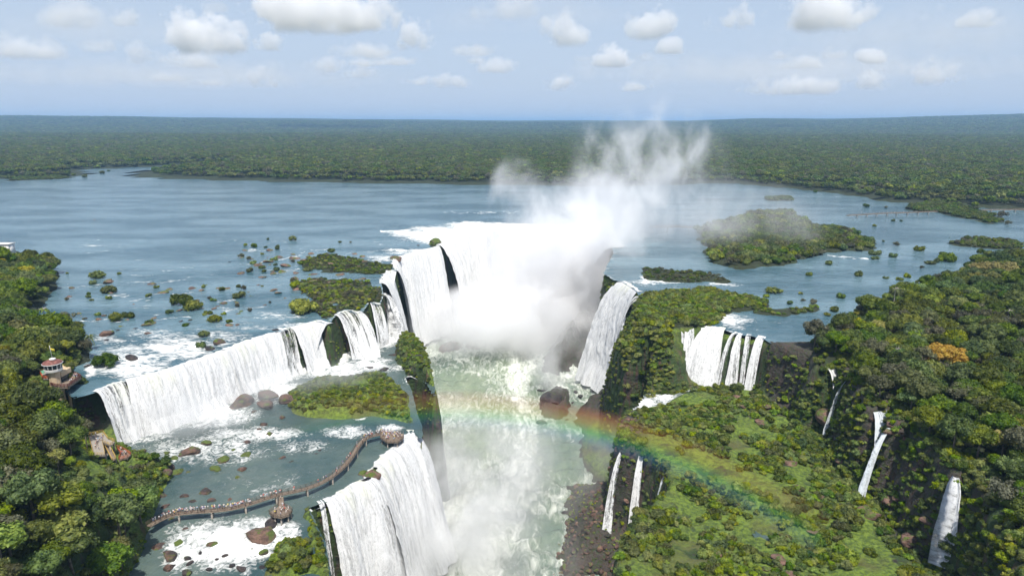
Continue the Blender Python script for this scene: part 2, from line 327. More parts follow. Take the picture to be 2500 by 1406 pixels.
def ground(X, Y):
    X = np.asarray(X, float); Y = np.asarray(Y, float); sh = X.shape; X = X.ravel(); Y = Y.ravel()
    wx = X + .7 * fbm(X / 9, Y / 9, seed=11, o=3); wy = Y + .7 * fbm(X / 9, Y / 9, seed=12, o=3)
    near = (X > -420) & (X < 420) & (Y > 30) & (Y < 860)
    s1 = np.full(X.shape, -200.0); s2 = np.full(X.shape, -200.0)
    s1[near] = sdf(G1, wx[near], wy[near]); s2[near] = sdf(G2, wx[near], wy[near])
    w1 = 3.8 + 5.5 * sst(96, 125, X) * sst(300, 270, Y) + 45 * sst(250, 222, Y) * sst(-80, -130, X)
    w1 = w1 + 26 * np.exp(-((X - PRIV[0, 0]) ** 2 + (Y - PRIV[0, 1]) ** 2) / 34 ** 2)
    w2 = 5.5 + 8 * fbm(X / 25, Y / 25, seed=21, o=2) ** 2
    a1 = sst(0, 1, s1 / w1); a2 = np.minimum(sst(0, 1, s2 / w2), sst(0, 1, (s1 - 1) / 5.0))
    sr = sdf(RIV, X + 5 * fbm(X / 28, Y / 28, seed=31, o=3), Y + 5 * fbm(X / 28, Y / 28, seed=32, o=3))
    sr = np.maximum(sr, sdf(INLET, X, Y))
    plat = 2.2 - 4.2 * sst(-5, 5, sr) + .8 * fbm(X / 14, Y / 14, seed=41)
    for k, (pl, hh) in ISL.items():
        box = (X > pl[:, 0].min() - 25) & (X < pl[:, 0].max() + 25) & (Y > pl[:, 1].min() - 25) & (Y < pl[:, 1].max() + 25)
        if box.any():
            sc = min(14, .08 * (pl[:, 0].max() - pl[:, 0].min()))
            q = sdf(pl, X[box] + sc * .6 * fbm(X[box] / sc, Y[box] / sc, seed=51, o=3), Y[box] + sc * fbm(X[box] / sc, Y[box] / sc, seed=52, o=3))
            plat[box] = np.maximum(plat[box], -2 + (2 + hh) * sst(-3, 3, q) + .5 * vn(X[box] / 6, Y[box] / 6, seed=6) * sst(-3, 3, q))
    land = sst(0, 3, plat)
    plat = plat + far_h(X, Y) * np.where(Y > 900, sst(30, 300, -sr), 0)
    plat = plat + 5 * sst(5, 50, -sr) * sst(-90, -170, X) * (Y < 700)
    right = X > 30
    terr = np.where(right, -25.2, -24.6) + 1.1 * fbm(X / 16, Y / 16, seed=61)
    terr = terr + np.where(right, 3.4 * fbm(X / 30, Y / 30, seed=62) + 1.6 * fbm(X / 9, Y / 9, seed=63, o=2), 0)
    def bump_(pl, top, e, base=None):
        nonlocal terr
        b = (X > pl[:, 0].min() - 30) & (X < pl[:, 0].max() + 30) & (Y > pl[:, 1].min() - 30) & (Y < pl[:, 1].max() + 30)
        q = sdf(pl, X[b] + 2 * fbm(X[b] / 7, Y[b] / 7, seed=71), Y[b] + 2 * fbm(X[b] / 7, Y[b] / 7, seed=72)); f = sst(-1, e, q)
        terr[b] = terr[b] * (1 - f) + (top + 1.4 * fbm(X[b] / 8, Y[b] / 8, seed=73)) * f
    bump_(TISL, -18.0, 12); bump_(TROCK, -14.5, 5); bump_(TLOW, -19.5, 6); bump_(TBANK, -20.6, 3)
    bump_(RPOOL, -28.5, 5)
    for c in CREEKS: bump_(c, -28.2, 3)
    # boulders' footings where the big falls land on the left terrace
    low = np.full(X.shape, -79.0) + .9 * fbm(X / 9, Y / 9, seed=81)
    def lowb(pl, top, e, rg=3.0):
        b = (X > pl[:, 0].min() - 30) & (X < pl[:, 0].max() + 30) & (Y > pl[:, 1].min() - 30) & (Y < pl[:, 1].max() + 30)
        q = sdf(pl, X[b] + 3 * fbm(X[b] / 8, Y[b] / 8, seed=82), Y[b] + 3 * fbm(X[b] / 8, Y[b] / 8, seed=83)); f = sst(-2, e, q)
        low[b] = low[b] * (1 - f) + (top + rg * fbm(X[b] / 5, Y[b] / 5, seed=84, g=.65)) * f
    lowb(TALUS, -71, 16, 3.2); lowb(DROCK, -50, 32, 10); lowb(CISL, -70.5, 6, 5); lowb(CISL2, -73.5, 9, 4.5); lowb(DARK3, -76.5, 14, 3)
    low = low + 13 * sst(26, 3, s2) * sst(8, 30, X)
    h = plat * (1 - a1) + terr * a1
    dq = sdf(DECKZ, X, Y); h = np.where(dq > -22, np.minimum(h, -19.8 + 30 * sst(-2, -13, dq)), h)
    h = h * (1 - a2) + low * a2
    # crags: broken ledges on the cliff faces
    cl = np.clip(a1 * (1 - a1) * 4, 0, 1) + np.clip(a2 * (1 - a2) * 4, 0, 1)
    h = h + cl * 3.0 * fbm(X / 5, Y / 5, seed=91, o=4, g=.6)
    return (h.reshape(sh), s1.reshape(sh), s2.reshape(sh), sr.reshape(sh), cl.reshape(sh))
def axis(lo, hi, st, a, b, g):
    c = list(np.arange(lo, hi + st, st)); s = st; v = lo; left = []
    while v > a: s *= g; v -= s; left.append(v)
    s = st; v = c[-1]; rt = []
    while v < b: s *= g; v += s; rt.append(v)
    return np.array(left[::-1] + c + rt)
GX = axis(-235, 265, 1.25, -32000, 32000, 1.075); GY = axis(105, 700, 1.25, -900, 40000, 1.06)
XX, YY = np.meshgrid(GX, GY)
HH, S1, S2, SR, CLF = ground(XX, YY)
def H(x, y):
    x = np.atleast_1d(np.asarray(x, float)); y = np.atleast_1d(np.asarray(y, float))
    i = np.clip(np.searchsorted(GX, x) - 1, 0, len(GX) - 2); j = np.clip(np.searchsorted(GY, y) - 1, 0, len(GY) - 2)
    u = (x - GX[i]) / (GX[i + 1] - GX[i]); v = (y - GY[j]) / (GY[j + 1] - GY[j])
    return (HH[j, i] * (1 - u) + HH[j, i + 1] * u) * (1 - v) + (HH[j + 1, i] * (1 - u) + HH[j + 1, i + 1] * u) * v
def Sat(A, x, y):
    x = np.atleast_1d(np.asarray(x, float)); y = np.atleast_1d(np.asarray(y, float))
    return A[np.clip(np.searchsorted(GY, y) - 1, 0, len(GY) - 1), np.clip(np.searchsorted(GX, x) - 1, 0, len(GX) - 1)]
NXg, NYg = len(GX), len(GY)
GSY, GSX = np.gradient(S1, GY, GX); GTY, GTX = np.gradient(S2, GY, GX)
def gridfaces(mask=None):
    j, i = np.meshgrid(np.arange(NYg - 1), np.arange(NXg - 1), indexing='ij')
    f = np.stack([j * NXg + i, j * NXg + i + 1, (j + 1) * NXg + i + 1, (j + 1) * NXg + i], -1)
    return f.reshape(-1, 4) if mask is None else f[mask]
dx = 2.4 * fbm(XX / 6, YY / 6, HH / 7, o=3, seed=101) * np.clip(CLF, 0, 1); dy = 2.4 * fbm(XX / 6, YY / 6, HH / 7, o=3, seed=102) * np.clip(CLF, 0, 1)
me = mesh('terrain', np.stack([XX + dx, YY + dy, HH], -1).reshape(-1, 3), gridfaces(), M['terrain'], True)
bare = np.zeros_like(XX)
for pl, m in ((poly([(1868,825),(1985,850),(1990,905),(1900,880)]), 2), (TALUS, 6), (DROCK, 10), (CISL2, 3), (CISL, 3), (DARK3, 6),
              (poly([(2060,1010),(2100,1050),(2260,1290),(2400,1400),(2260,1400),(2150,1250),(2020,1080)], -24), 4)):
    bare = np.maximum(bare, sst(-m, m, sdf(pl, XX, YY)))
bare = np.maximum(bare, sst(-73.8, -75, HH))
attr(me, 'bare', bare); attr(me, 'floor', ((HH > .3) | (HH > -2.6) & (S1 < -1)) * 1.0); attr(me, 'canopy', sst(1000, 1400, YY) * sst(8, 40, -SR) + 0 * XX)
tag(obj('terrain', me), kind='structure')
# ------------------------------------------------------------------ water sheets
def cut_sheet(name, z, keep, foam, mat, amp=.5, lift=None, lipS=None):
    kc = keep[:-1, :-1] & keep[1:, :-1] & keep[:-1, 1:] & keep[1:, 1:]
    f = gridfaces(kc); u, inv = np.unique(f, return_inverse=True)
    X = XX.ravel()[u].copy(); Y = YY.ravel()[u].copy(); fo = foam.ravel()[u]
    if lipS is not None:
        S_, gx, gy, sg = lipS; isb = np.zeros(XX.size, bool); isb[gridfaces(~kc).ravel()] = True
        sv = S_.ravel()[u]; mv = isb[u] & (np.abs(sv - sg) < 2.6); d_ = np.where(mv, sg - sv, 0)
        X += gx.ravel()[u] * d_; Y += gy.ravel()[u] * d_
    Z = z + amp * (fbm(X / 5, Y / 5, seed=7, o=3) * (.08 + fo))
    if lift is not None: Z = Z + lift.ravel()[u]
    m_ = mesh(name, np.stack([X, Y, Z], -1), inv.reshape(-1, 4), mat, True); attr(m_, 'foam', fo)
    return tag(obj(name, m_), kind='structure')
def blobs(z, lst):
    px, py, dep = PX(XX, YY, np.full_like(XX, z)); ok = YY > 20
    out = np.zeros_like(XX)
    wob = 14 * fbm(XX / 12, YY / 12, seed=15, o=3)
    for x, y, rx, ry, s in lst:
        d = ((px + wob - x) / rx) ** 2 + ((py + wob * .35 - y) / ry) ** 2
        out = np.maximum(out, s * np.exp(-d ** 1.5) * ok)
    return out
def streaks(z, lst):
    """foam lines: (x0,y0,x1,y1,width,strength) in the photograph, laid on the water"""
    px, py, dep = PX(XX, YY, np.full_like(XX, z)); out = np.zeros_like(XX)
    wob = 5 * fbm(XX / 7, YY / 7, seed=16, o=3)
    for x0, y0, x1, y1, w, s in lst:
        t = np.clip(((px - x0) * (x1 - x0) + (py - y0) * (y1 - y0)) / ((x1 - x0) ** 2 + (y1 - y0) ** 2), 0, 1)
        d = np.hypot((px - x0 - t * (x1 - x0)), (py + wob - y0 - t * (y1 - y0)))
        out = np.maximum(out, s * np.exp(-(d / w) ** 2) * (YY > 20))
    return out
dl = np.abs(S1)
f0 = blobs(0, [(330,885,150,70,.84),(430,850,130,52,.86),(560,830,110,30,.74),(690,772,100,16,.72),(560,752,120,12,.6),(620,720,150,22,.42),(240,700,130,22,.36),(500,815,90,26,.72),(260,830,60,34,.7),(370,815,110,26,.66),(600,800,130,26,.62),(720,800,80,18,.8),(620,775,150,14,.55),
               (215,905,22,30,.9),(1080,572,150,26,1.0),(1010,570,85,14,1.0),(1160,552,90,16,1.0),(930,632,60,14,.8),(990,612,80,10,.85),(1060,588,60,12,.95),(880,680,40,12,.55),(835,688,30,14,.8),
               (890,750,30,12,.5),(1600,690,110,12,.75),(1760,694,60,10,.8),(1580,680,22,14,.95),(1640,705,60,8,.5),(1800,785,70,26,.75),(1780,778,50,18,.9),(1900,780,120,26,.45),(1850,805,80,12,.5),(1950,770,60,14,.5),
               (650,860,80,20,.4),(560,700,320,90,.30),(700,740,130,70,.40),(850,690,140,80,.40),(230,730,170,90,.24),(650,610,160,40,.3),(900,590,120,30,.34),(1990,630,90,10,.2)])
gs = np.random.default_rng(91); RST = []
for i in range(90):
    x = gs.uniform(140, 960); y = gs.uniform(585, 790) if i % 3 else gs.uniform(660, 790); w_ = gs.uniform(20, 110)
    RST.append((x, y, x + w_, y - w_ * gs.uniform(.02, .16), gs.uniform(1.5, 4.5), gs.uniform(.50, .74)))
for i in range(30):
    x = gs.uniform(1650, 2300); y = gs.uniform(600, 790); w_ = gs.uniform(20, 80); RST.append((x, y, x + w_, y + w_ * gs.uniform(-.05, .08), gs.uniform(1.5, 3), gs.uniform(.36, .5)))
f0 = np.maximum(f0, streaks(0, [(140,703,360,692,3,.62),(300,690,560,678,4,.5),(540,680,600,664,3,.5),(220,690,330,680,3,.45),(290,756,420,752,5,.55),(430,766,530,752,5,.5),(300,720,380,735,4,.4),
        *RST, (170,690,270,684,2,.5),(240,640,380,610,2.5,.45),(400,628,600,618,2.5,.45),(540,585,620,575,3,.4),(600,622,680,590,4,.5),(640,560,800,555,3,.45),(610,560,640,552,3,.4),(650,590,700,580,4,.55),
        (1080,520,1290,518,2.5,.75),(1580,512,1700,516,2,.45),(2020,624,2120,631,3.5,.8),(2130,632,2300,622,3,.55),(2130,636,2240,642,2,.5),(1900,640,1930,648,3,.5),(930,566,1000,563,4,.9),
        (820,608,900,600,3,.45),(860,618,960,610,4,.6),(1240,540,1300,537,1.5,.4),(560,745,660,735,4,.4),(600,690,700,705,5,.35),(500,720,560,715,4,.4),(640,770,720,775,5,.5),(1700,770,1860,765,3,.3)]))
f0 = np.maximum(f0, .62 * np.exp(-np.maximum(dl - 1, 0) / 3.5) * (S1 > -60) * (SR > 2))
f0 = np.maximum(f0, .30 * (S1 > -170) * (XX < 0) * sst(-170, -30, S1))
cut_sheet('upper_river', 0.0, (SR > -7) & (S1 < .9) | (sdf(INLET, XX, YY) > -7) & (S1 < 0), np.clip(f0, 0, 1), M['river'], .9, None, (S1, GSX, GSY, .7))
f1 = blobs(-22, [(500,1100,240,60,.80),(640,1180,230,60,.58),(500,1010,170,45,1.0),(360,1055,90,35,.85),(700,960,130,35,1.0),(820,900,120,35,.95),(900,890,80,30,.95),(620,1060,180,30,.85),(740,1090,100,30,.75),(430,1110,90,25,.35),(640,1110,80,20,.4),
                 (850,1055,100,24,.85),(950,1045,50,18,.95),(880,1020,25,10,.9),(540,1330,190,80,1.0),(650,1290,110,40,.95),(430,1350,60,60,.9),(400,1190,60,25,.4),(560,1200,90,25,.3),(730,1100,40,14,.5),(700,1310,60,50,.95),
                 (500,1240,120,14,.4),(780,1215,40,12,.55),(860,1080,50,20,.5),(940,1110,30,16,.5),(700,1225,60,10,.5),(1010,930,30,14,1.0),(960,900,50,20,.8),(850,1170,40,10,.4)])
f1 = np.maximum(f1, .35 * np.exp(-np.maximum(-S2, 0) / 3) * (S2 > -15))
f1 = np.maximum(f1, .95 * np.exp(-np.maximum(S1 - 6, 0) / 15))
lift = -1.2 * sst(1265, 1420, PX(XX, YY, np.full_like(XX, -22.))[1]) - 1.2 * sst(1, 6, -S2 * -1)
cut_sheet('terrace_river', -22.0, (S1 > .5) & (S2 < 1.0) & (XX < 20) & (YY < 460) & (YY > 90), np.clip(f1, 0, 1), M['pool'], 1.1, lift, (S2, GTX, GTY, .8))
f1b = np.clip(blobs(-26, [(1740,925,140,50,1.0),(1620,960,60,40,.9),(1570,985,40,30,1.0),(1700,1228,40,10,.6),(1900,1310,40,12,.25),(2120,1120,40,30,.7),(2270,1295,40,14,.8)]), 0, 1)
pools = np.maximum.reduce([sdf(RPOOL, XX, YY)] + [sdf(c, XX, YY) for c in CREEKS])
cut_sheet('side_stream', -26.7, (pools > -3) & (S1 > 1) & (S2 < 1.0) & (XX > 25) & (YY < 460) & (YY > 90), f1b, M['pool'], .8)
cx = [(1290,860),(1265,930),(1285,1000),(1290,1060),(1275,1150),(1240,1240),(1215,1320),(1160,1420)]
cw = [100,72,60,66,85,100,110,140]
px_, py_, _ = PX(XX, YY, np.full_like(XX, -75.0))
wob = 12 * fbm(XX / 10, YY / 10, seed=17)
xc = np.interp(py_, [c[1] for c in cx], [c[0] for c in cx]); ww = np.interp(py_, [c[1] for c in cx], cw)
f2 = .95 * np.exp(-(np.abs(px_ + wob - xc) / ww) ** 2.2)
f2 = np.maximum(f2, .76)
f2 = np.maximum(f2, blobs(-75, [(1180,790,260,50,1.0),(1120,1120,160,60,.8),(1080,1250,200,90,.95),(1090,1380,200,90,.9),(1420,910,110,40,.95),(1080,1010,120,30,.7),(1450,985,60,25,.85),(1420,1060,60,25,.7),(1150,905,120,30,.7),(1320,890,80,30,.8)]))
f2 = f2 * (1 - .38 * blobs(-75, [(1120,940,70,28,1.0),(1370,1120,60,60,1.0),(1160,1080,60,40,.9),(1345,1300,30,40,.9),(1300,990,30,30,.3),(1390,1020,40,40,.7)]))
cut_sheet('gorge_river', -75.0, (S2 > 1) & (YY > 60) & (S1 > 0), np.clip(f2, 0, 1), M['canyon_water'], 3.2)
# ------------------------------------------------------------------ waterfalls
def resample(p, step):
    p = np.array(p, float); d = np.r_[0, np.cumsum(np.linalg.norm(np.diff(p, axis=0), axis=1))]
    n = max(3, int(d[-1] / step) + 1); s = np.linspace(0, d[-1], n)
    return np.stack([np.interp(s, d, p[:, k]) for k in range(p.shape[1])], 1), s
def fall(lip, z0, zb, label, mat='fall', v0=3.0, base=None, zlip=None, basex=None, rows=46, step=.55, inland=3.0, back=0.0, group=None, jag=1.0, dens=.5, crest=.28):
    L, s = resample(poly(lip, z0 if zlip is None else zlip), step); n = len(L)
    T = np.gradient(L, axis=0); 
    for _ in range(6): T[1:-1] = (T[:-2] + T[1:-1] * 2 + T[2:]) / 4
    T /= np.linalg.norm(T, axis=1)[:, None]
    N = np.stack([T[:, 1], -T[:, 0]], 1)               # towards the gorge for lips traced left to right
    if base is not None:
        B, sb = resample(poly([(b[0], b[1]) for b in base], zb), step); B = np.stack([np.interp(np.linspace(0, 1, n), np.linspace(0, 1, len(B)), B[:, k]) for k in (0, 1)], 1)
    if basex is not None:
        by = L[:, 1] - 3.6; bd = by * CP - (zb - CAMZ) * SP; B = np.stack([(np.linspace(basex[0], basex[1], n) - 1250) / F * bd, by], 1); base = 1
    drop = z0 - zb; tau = math.sqrt(2 * drop / 9.8)
    GA, GB_, SS = (GSX, GSY, S1) if z0 > -10 else (GTX, GTY, S2)
    for _ in range(3):                                  # bring the lip onto the real edge of the rock
        g_ = np.stack([Sat(GA, L[:, 0], L[:, 1]), Sat(GB_, L[:, 0], L[:, 1])], 1); off = np.clip(.3 - Sat(SS, L[:, 0], L[:, 1]), -5, 5)
        for _k in range(4): off = np.convolve(np.r_[off[0], off, off[-1]], [.25, .5, .25], 'valid')
        L = L + g_ * off[:, None]
    V = []; UV = []; E = []; Dn = []
    rag = inland * (.6 + .9 * np.abs(fbm(s / 4, 3.3, seed=23, o=3)))
    for k in range(6):
        t = 1 - k / 6.0
        q = L - N * (rag * t)[:, None]; z = np.full(n, z0 + crest - .12 * t * 0)
        V.append(np.c_[q, z]); UV.append(np.c_[s, np.full(n, -inland * t)]); E.append(np.full(n, -.2 + 1.9 * (1 - t))); Dn.append(np.full(n, dens))
    gx, gy = (Sat(GSX, L[:, 0], L[:, 1]), Sat(GSY, L[:, 0], L[:, 1])) if z0 > -10 else (Sat(GTX, L[:, 0], L[:, 1]), Sat(GTY, L[:, 0], L[:, 1]))
    G = np.stack([gx, gy], 1); G = G.mean(0) * .6 + G * .4; G /= np.linalg.norm(G, axis=1)[:, None] + 1e-6
    prof = []
    for k in range(rows):
        f = (k / (rows - 1)); fall_ = drop * (f ** 1.35 * .55 + f * .45); tt = np.sqrt(2 * fall_ / 9.8)
        wob_ = 1 + .06 * jag * fbm(s / 2.2, fall_ / 30, seed=24, o=3) + .10 * jag * fbm(s / 13, 1.7, seed=25, o=2)
        if base is None: q = L + N * ((v0 * tt) * wob_ + .15)[:, None]
        else:
            pr = (tt / tau)
            q = L + (B - L) * pr + N * (.40 * jag * fbm(s / 2.5, fall_ / 14, seed=26, o=3) * min(1, pr * 3))[:, None]
        rip = .46 * jag * fbm(s / .7, fall_ / 3.5 + 3 * vn(s / 1.3, .5, seed=28), seed=27, o=3, g=.65) * min(1, f * 8)
        prof.append((f, fall_, q, rip, z0 + crest * max(0, 1 - f * 6) - fall_))
    cc = np.zeros(n); dm = np.clip(-.1 + 1.5 * fbm(s / 7, 4.4, seed=35, o=4, g=.65), -.55, .1) * (.9 if jag >= 1 else .4)
    for c_ in np.arange(0, 9.1, .6):
        hit = np.zeros(n)
        for f, fall_, q, rip, z in prof[1:int(rows * .9):2]:
            qq = q + G * (c_ * f ** .35); hit += H(qq[:, 0], qq[:, 1]) > z - .35
        cc = np.where((hit > 1) & (cc >= c_ - .01), c_ + .6, cc)
    for _ in range(3): cc = np.maximum(cc, np.r_[cc[1:], cc[-1]]); cc = np.maximum(cc, np.r_[cc[0], cc[:-1]])
    for _ in range(8): cc = np.convolve(np.r_[cc[0], cc, cc[-1]], [.25, .5, .25], 'valid')
    for f, fall_, q, rip, z in prof:
        q = q + N * (rip + max(0, f - .80) / .20 * (1.6 + 2.6 * fbm(s / 4, 7.7, seed=29, o=3)) * jag * min(1, drop / 20))[:, None] + G * (cc * f ** .35)[:, None]
        V.append(np.c_[q, np.full(n, z)]); UV.append(np.c_[s, np.full(n, fall_)]); E.append(np.full(n, 1.0 - .25 * f)); Dn.append(dens + dm * (1 - f * .8) + (.5 * f if drop > 40 else .3 * f * f))
    V = np.concatenate(V); UV = np.concatenate(UV); E = np.concatenate(E); Dn = np.concatenate(Dn); rN = 6 + rows
    e2 = np.minimum(s, s[-1] - s); E = np.minimum(E, np.tile(.35 + e2 / 1.6, rN))
    j, i = np.meshgrid(np.arange(rN - 1), np.arange(n - 1), indexing='ij')
    Fc = np.stack([j * n + i, (j + 1) * n + i, (j + 1) * n + i + 1, j * n + i + 1], -1).reshape(-1, 4)
    m_ = mesh('waterfall', V, Fc, M[mat], True); attr(m_, 'edge', E); attr(m_, 'dens', Dn)
    uvl = m_.uv_layers.new(name='UVMap'); li = np.empty(len(m_.loops), np.int32); m_.loops.foreach_get('vertex_index', li)
    uvl.data.foreach_set('uv', UV[li].astype(np.float32).ravel())
    return tag(obj('waterfall', m_), label, 'waterfall', group)
fall([(232,957),(262,944),(302,931)], 0, -22.5, 'short separate white curtain at the far left end of the left falls, beside the forest', 'fall_mid', 3.2, dens=.38)
fall([(308,930),(335,924),(400,905),(470,882),(530,862),(546,855)], 0, -22.5, 'broad white curtain right of the narrow dark gap in the left falls', 'fall', 3.4, dens=.62)
fall([(543,856),(562,848),(620,826),(680,811)], 0, -22.5, 'middle curtain of the left falls below the last mossy rock islet on the brink', 'fall', 3.4, dens=.6)
fall([(672,813),(690,809),(716,802)], 0, -22.5, 'narrow curtain with dark rock showing between its strands in the left falls', 'fall_mid', 2.6, dens=.1)
fall([(712,803),(740,793),(770,784),(784,787),(798,796)], 0, -22.5, 'bulging white curtain that rounds the right end of the left falls', 'fall', 4.2, dens=.6)
fall([(818,771),(842,760),(862,762),(882,765)], 0, -24, 'three stranded white fall between two mossy green cliffs', 'fall_mid', 4.0, base=[(862,888),(935,880)], dens=.3)
fall([(899,740),(912,738),(926,746)], 0, -24, 'double strand fall just beyond the mossy cliff with the bushy top', 'fall_mid', 4.0, base=[(925,862),(955,848)], dens=.25)
fall([(929,722),(934,718),(938,722)], 0, -40, 'thin ribbon of water on the dark cliff before the great horseshoe', 'fall_mid', 3.0, dens=.2)
fall([(930,692),(936,676),(941,662),(954,660),(967,663)], 0, -68, 'white fall sliding past the square brown rock on the left wall of the great horseshoe', 'fall', 4.5, dens=.55)
fall([(968,663),(966,645),(975,632),(985,625),(1020,613),(1058,604),(1066,600)], 0, -72, 'wide white curtain on the left wall of the great horseshoe, before the mossy buttress', 'fall', 3.2, dens=.6)
fall([(1063,603),(1072,601),(1080,598)], 0, -72, 'thin strand of water on the face of the mossy buttress', 'fall_mid', 3.0, dens=.3)
fall([(1078,599),(1084,592),(1092,578),(1120,563),(1160,552),(1215,548),(1300,551),(1380,556),(1450,566),(1485,586),(1498,606)], 0, -74, 'great horseshoe waterfall lost in spray at the head of the gorge', 'fall', 6.0, dens=.75, inland=14, step=.8, rows=52, jag=1.4, crest=.5)
fall([(1518,688),(1530,693),(1545,702),(1560,713)], 0, -73, 'tall white fall spreading into a long skirt on the right side of the gorge', 'fall', 5.0, base=[(1405,925),(1450,945),(1490,975)], dens=.9, rows=60, jag=1.6)
fall([(1562,722),(1564,728),(1563,735)], 0, -34, 'slim strand beside the tall white fall at the green promontory', 'fall_mid', 3.0, dens=.2)
for lp, bs, d, lb in (([(1652,797),(1664,796)], [(1625,888),(1645,890)], .3, 'leftmost slanting strand of the group of falls under the green promontory'),
                ([(1672,797),(1692,797)], [(1650,893),(1678,893)], .35, 'second slanting strand of the group of falls under the green promontory'),
                ([(1712,797),(1722,797)], [(1706,850),(1712,850)], .2, 'short narrow strand left of the widest fall under the green promontory'),
                ([(1722,799),(1766,804)], [(1655,948),(1770,930)], .8, 'widest white fall of the right group, fanning out over rocks at its foot'),
                ([(1780,814),(1792,815)], [(1762,925),(1776,928)], .1, 'faint thin strand right of the widest fall of the right group'),
                ([(1802,816),(1815,814)], [(1778,932),(1808,934)], .45, 'white tapering fall second from the right in the right group'),
                ([(1820,820),(1832,822)], [(1806,936),(1820,938)], .1, 'veil of water just left of the last fall of the right group'),
                ([(1848,824),(1864,826)], [(1818,938),(1848,942)], .5, 'rightmost fall of the right group, beside the bare brown cliff')):
    fall(lp, 0, -25.8, lb, 'fall_mid', 3.0, basex=(bs[0][0], bs[1][0]), dens=d, inland=3, jag=.8)
fall([(1604,908),(1588,925),(1575,932)][::-1], -26, -74, 'slanting stream dropping from the right pool into the gorge', 'fall_mid', 3.0, base=[(1500,1040),(1535,1030)], dens=.45, jag=1.3)
fall([(990,922),(1012,926),(1036,934)], -23, -62, 'stepped white fall between the green island and the dark rock shoulder', 'fall', 3.0, base=[(1030,1045),(1085,1040)], dens=.6, jag=1.2)
fall([(1008,1050),(1003,1064),(988,1084),(962,1105),(932,1130),(914,1152),(903,1174)][::-1], -22, -74, 'curving near fall that pours over the brink past the end of the footbridge', 'fall', 4.2, dens=.60, jag=1.4, inland=4)
fall([(912,1168),(899,1178),(876,1186),(852,1195),(812,1224),(798,1230)][::-1], -22, -74, 'wide near fall with dark mossy clefts, nearest to the footbridge platform', 'fall', 3.6, dens=.42, jag=1.5)
fall([(922,1142),(912,1156),(905,1170),(893,1180)][::-1], -22, -74, 'narrow strand wedged between the two near falls under the flat reddish rock', 'fall_mid', 3.6, dens=.35, jag=1.2)
fall([(783,1234),(795,1230)], -22, -60, 'thin sheet over dark rock left of the wide near fall', 'fall_mid', 2.4, dens=.0)
fall([(742,1256),(752,1252)], -22, -60, 'narrow cascade running down between the mossy near cliffs', 'fall_mid', 3.0, base=[(815,1400),(850,1406)], dens=.55, jag=1.5)
for lp, z0, zb, bs, mt, d, lb in (([(1518,1096),(1530,1096)], -28, -62, [(1488,1215),(1512,1218)], 'fall_mid', .15, 'pale veil fall at the tip of the bushy right terrace'),
        ([(1562,1110),(1574,1110)], -28, -64, [(1532,1262),(1558,1268)], 'fall_mid', .4, 'white fall down the right wall above the boulder field'),
        ([(1620,1160),(1627,1161)], -28, -60, [(1596,1240),(1604,1240)], 'fall_thin', 0, 'faint trickle on the mossy wall right of the boulder field'),
        ([(2008,894),(2026,890)], 0, -24, [(1984,980),(2002,985)], 'fall_mid', .45, 'slim white fall dropping off the forested edge, left of the big brown boulder'),
        ([(2080,926),(2088,925)], 0, -24, [(2044,1010),(2062,1014)], 'fall_thin', .3, 'slim shaded fall behind the big brown boulder'),
        ([(2130,1002),(2180,1000)], 0, -24, [(2090,1120),(2130,1136)], 'fall_thin', .62, 'wide blue white fall with a foaming ledge on top, left strand of the pair'),
        ([(2184,1042),(2196,1042)], 0, -24, [(2128,1148),(2146,1150)], 'fall_thin', .55, 'narrow blue white fall, right strand of the pair with the foaming ledge'),
        ([(2322,1166),(2342,1160)], 0, -23, [(2262,1298),(2300,1305)], 'fall_mid', .55, 'lone veil fall at the lower right, dropping in front of a dark hollow')):
    fall(lp, z0, zb, lb, mt, 2.5, basex=(bs[0][0], bs[1][0]), dens=d, inland=2.5, jag=.7, step=.3)
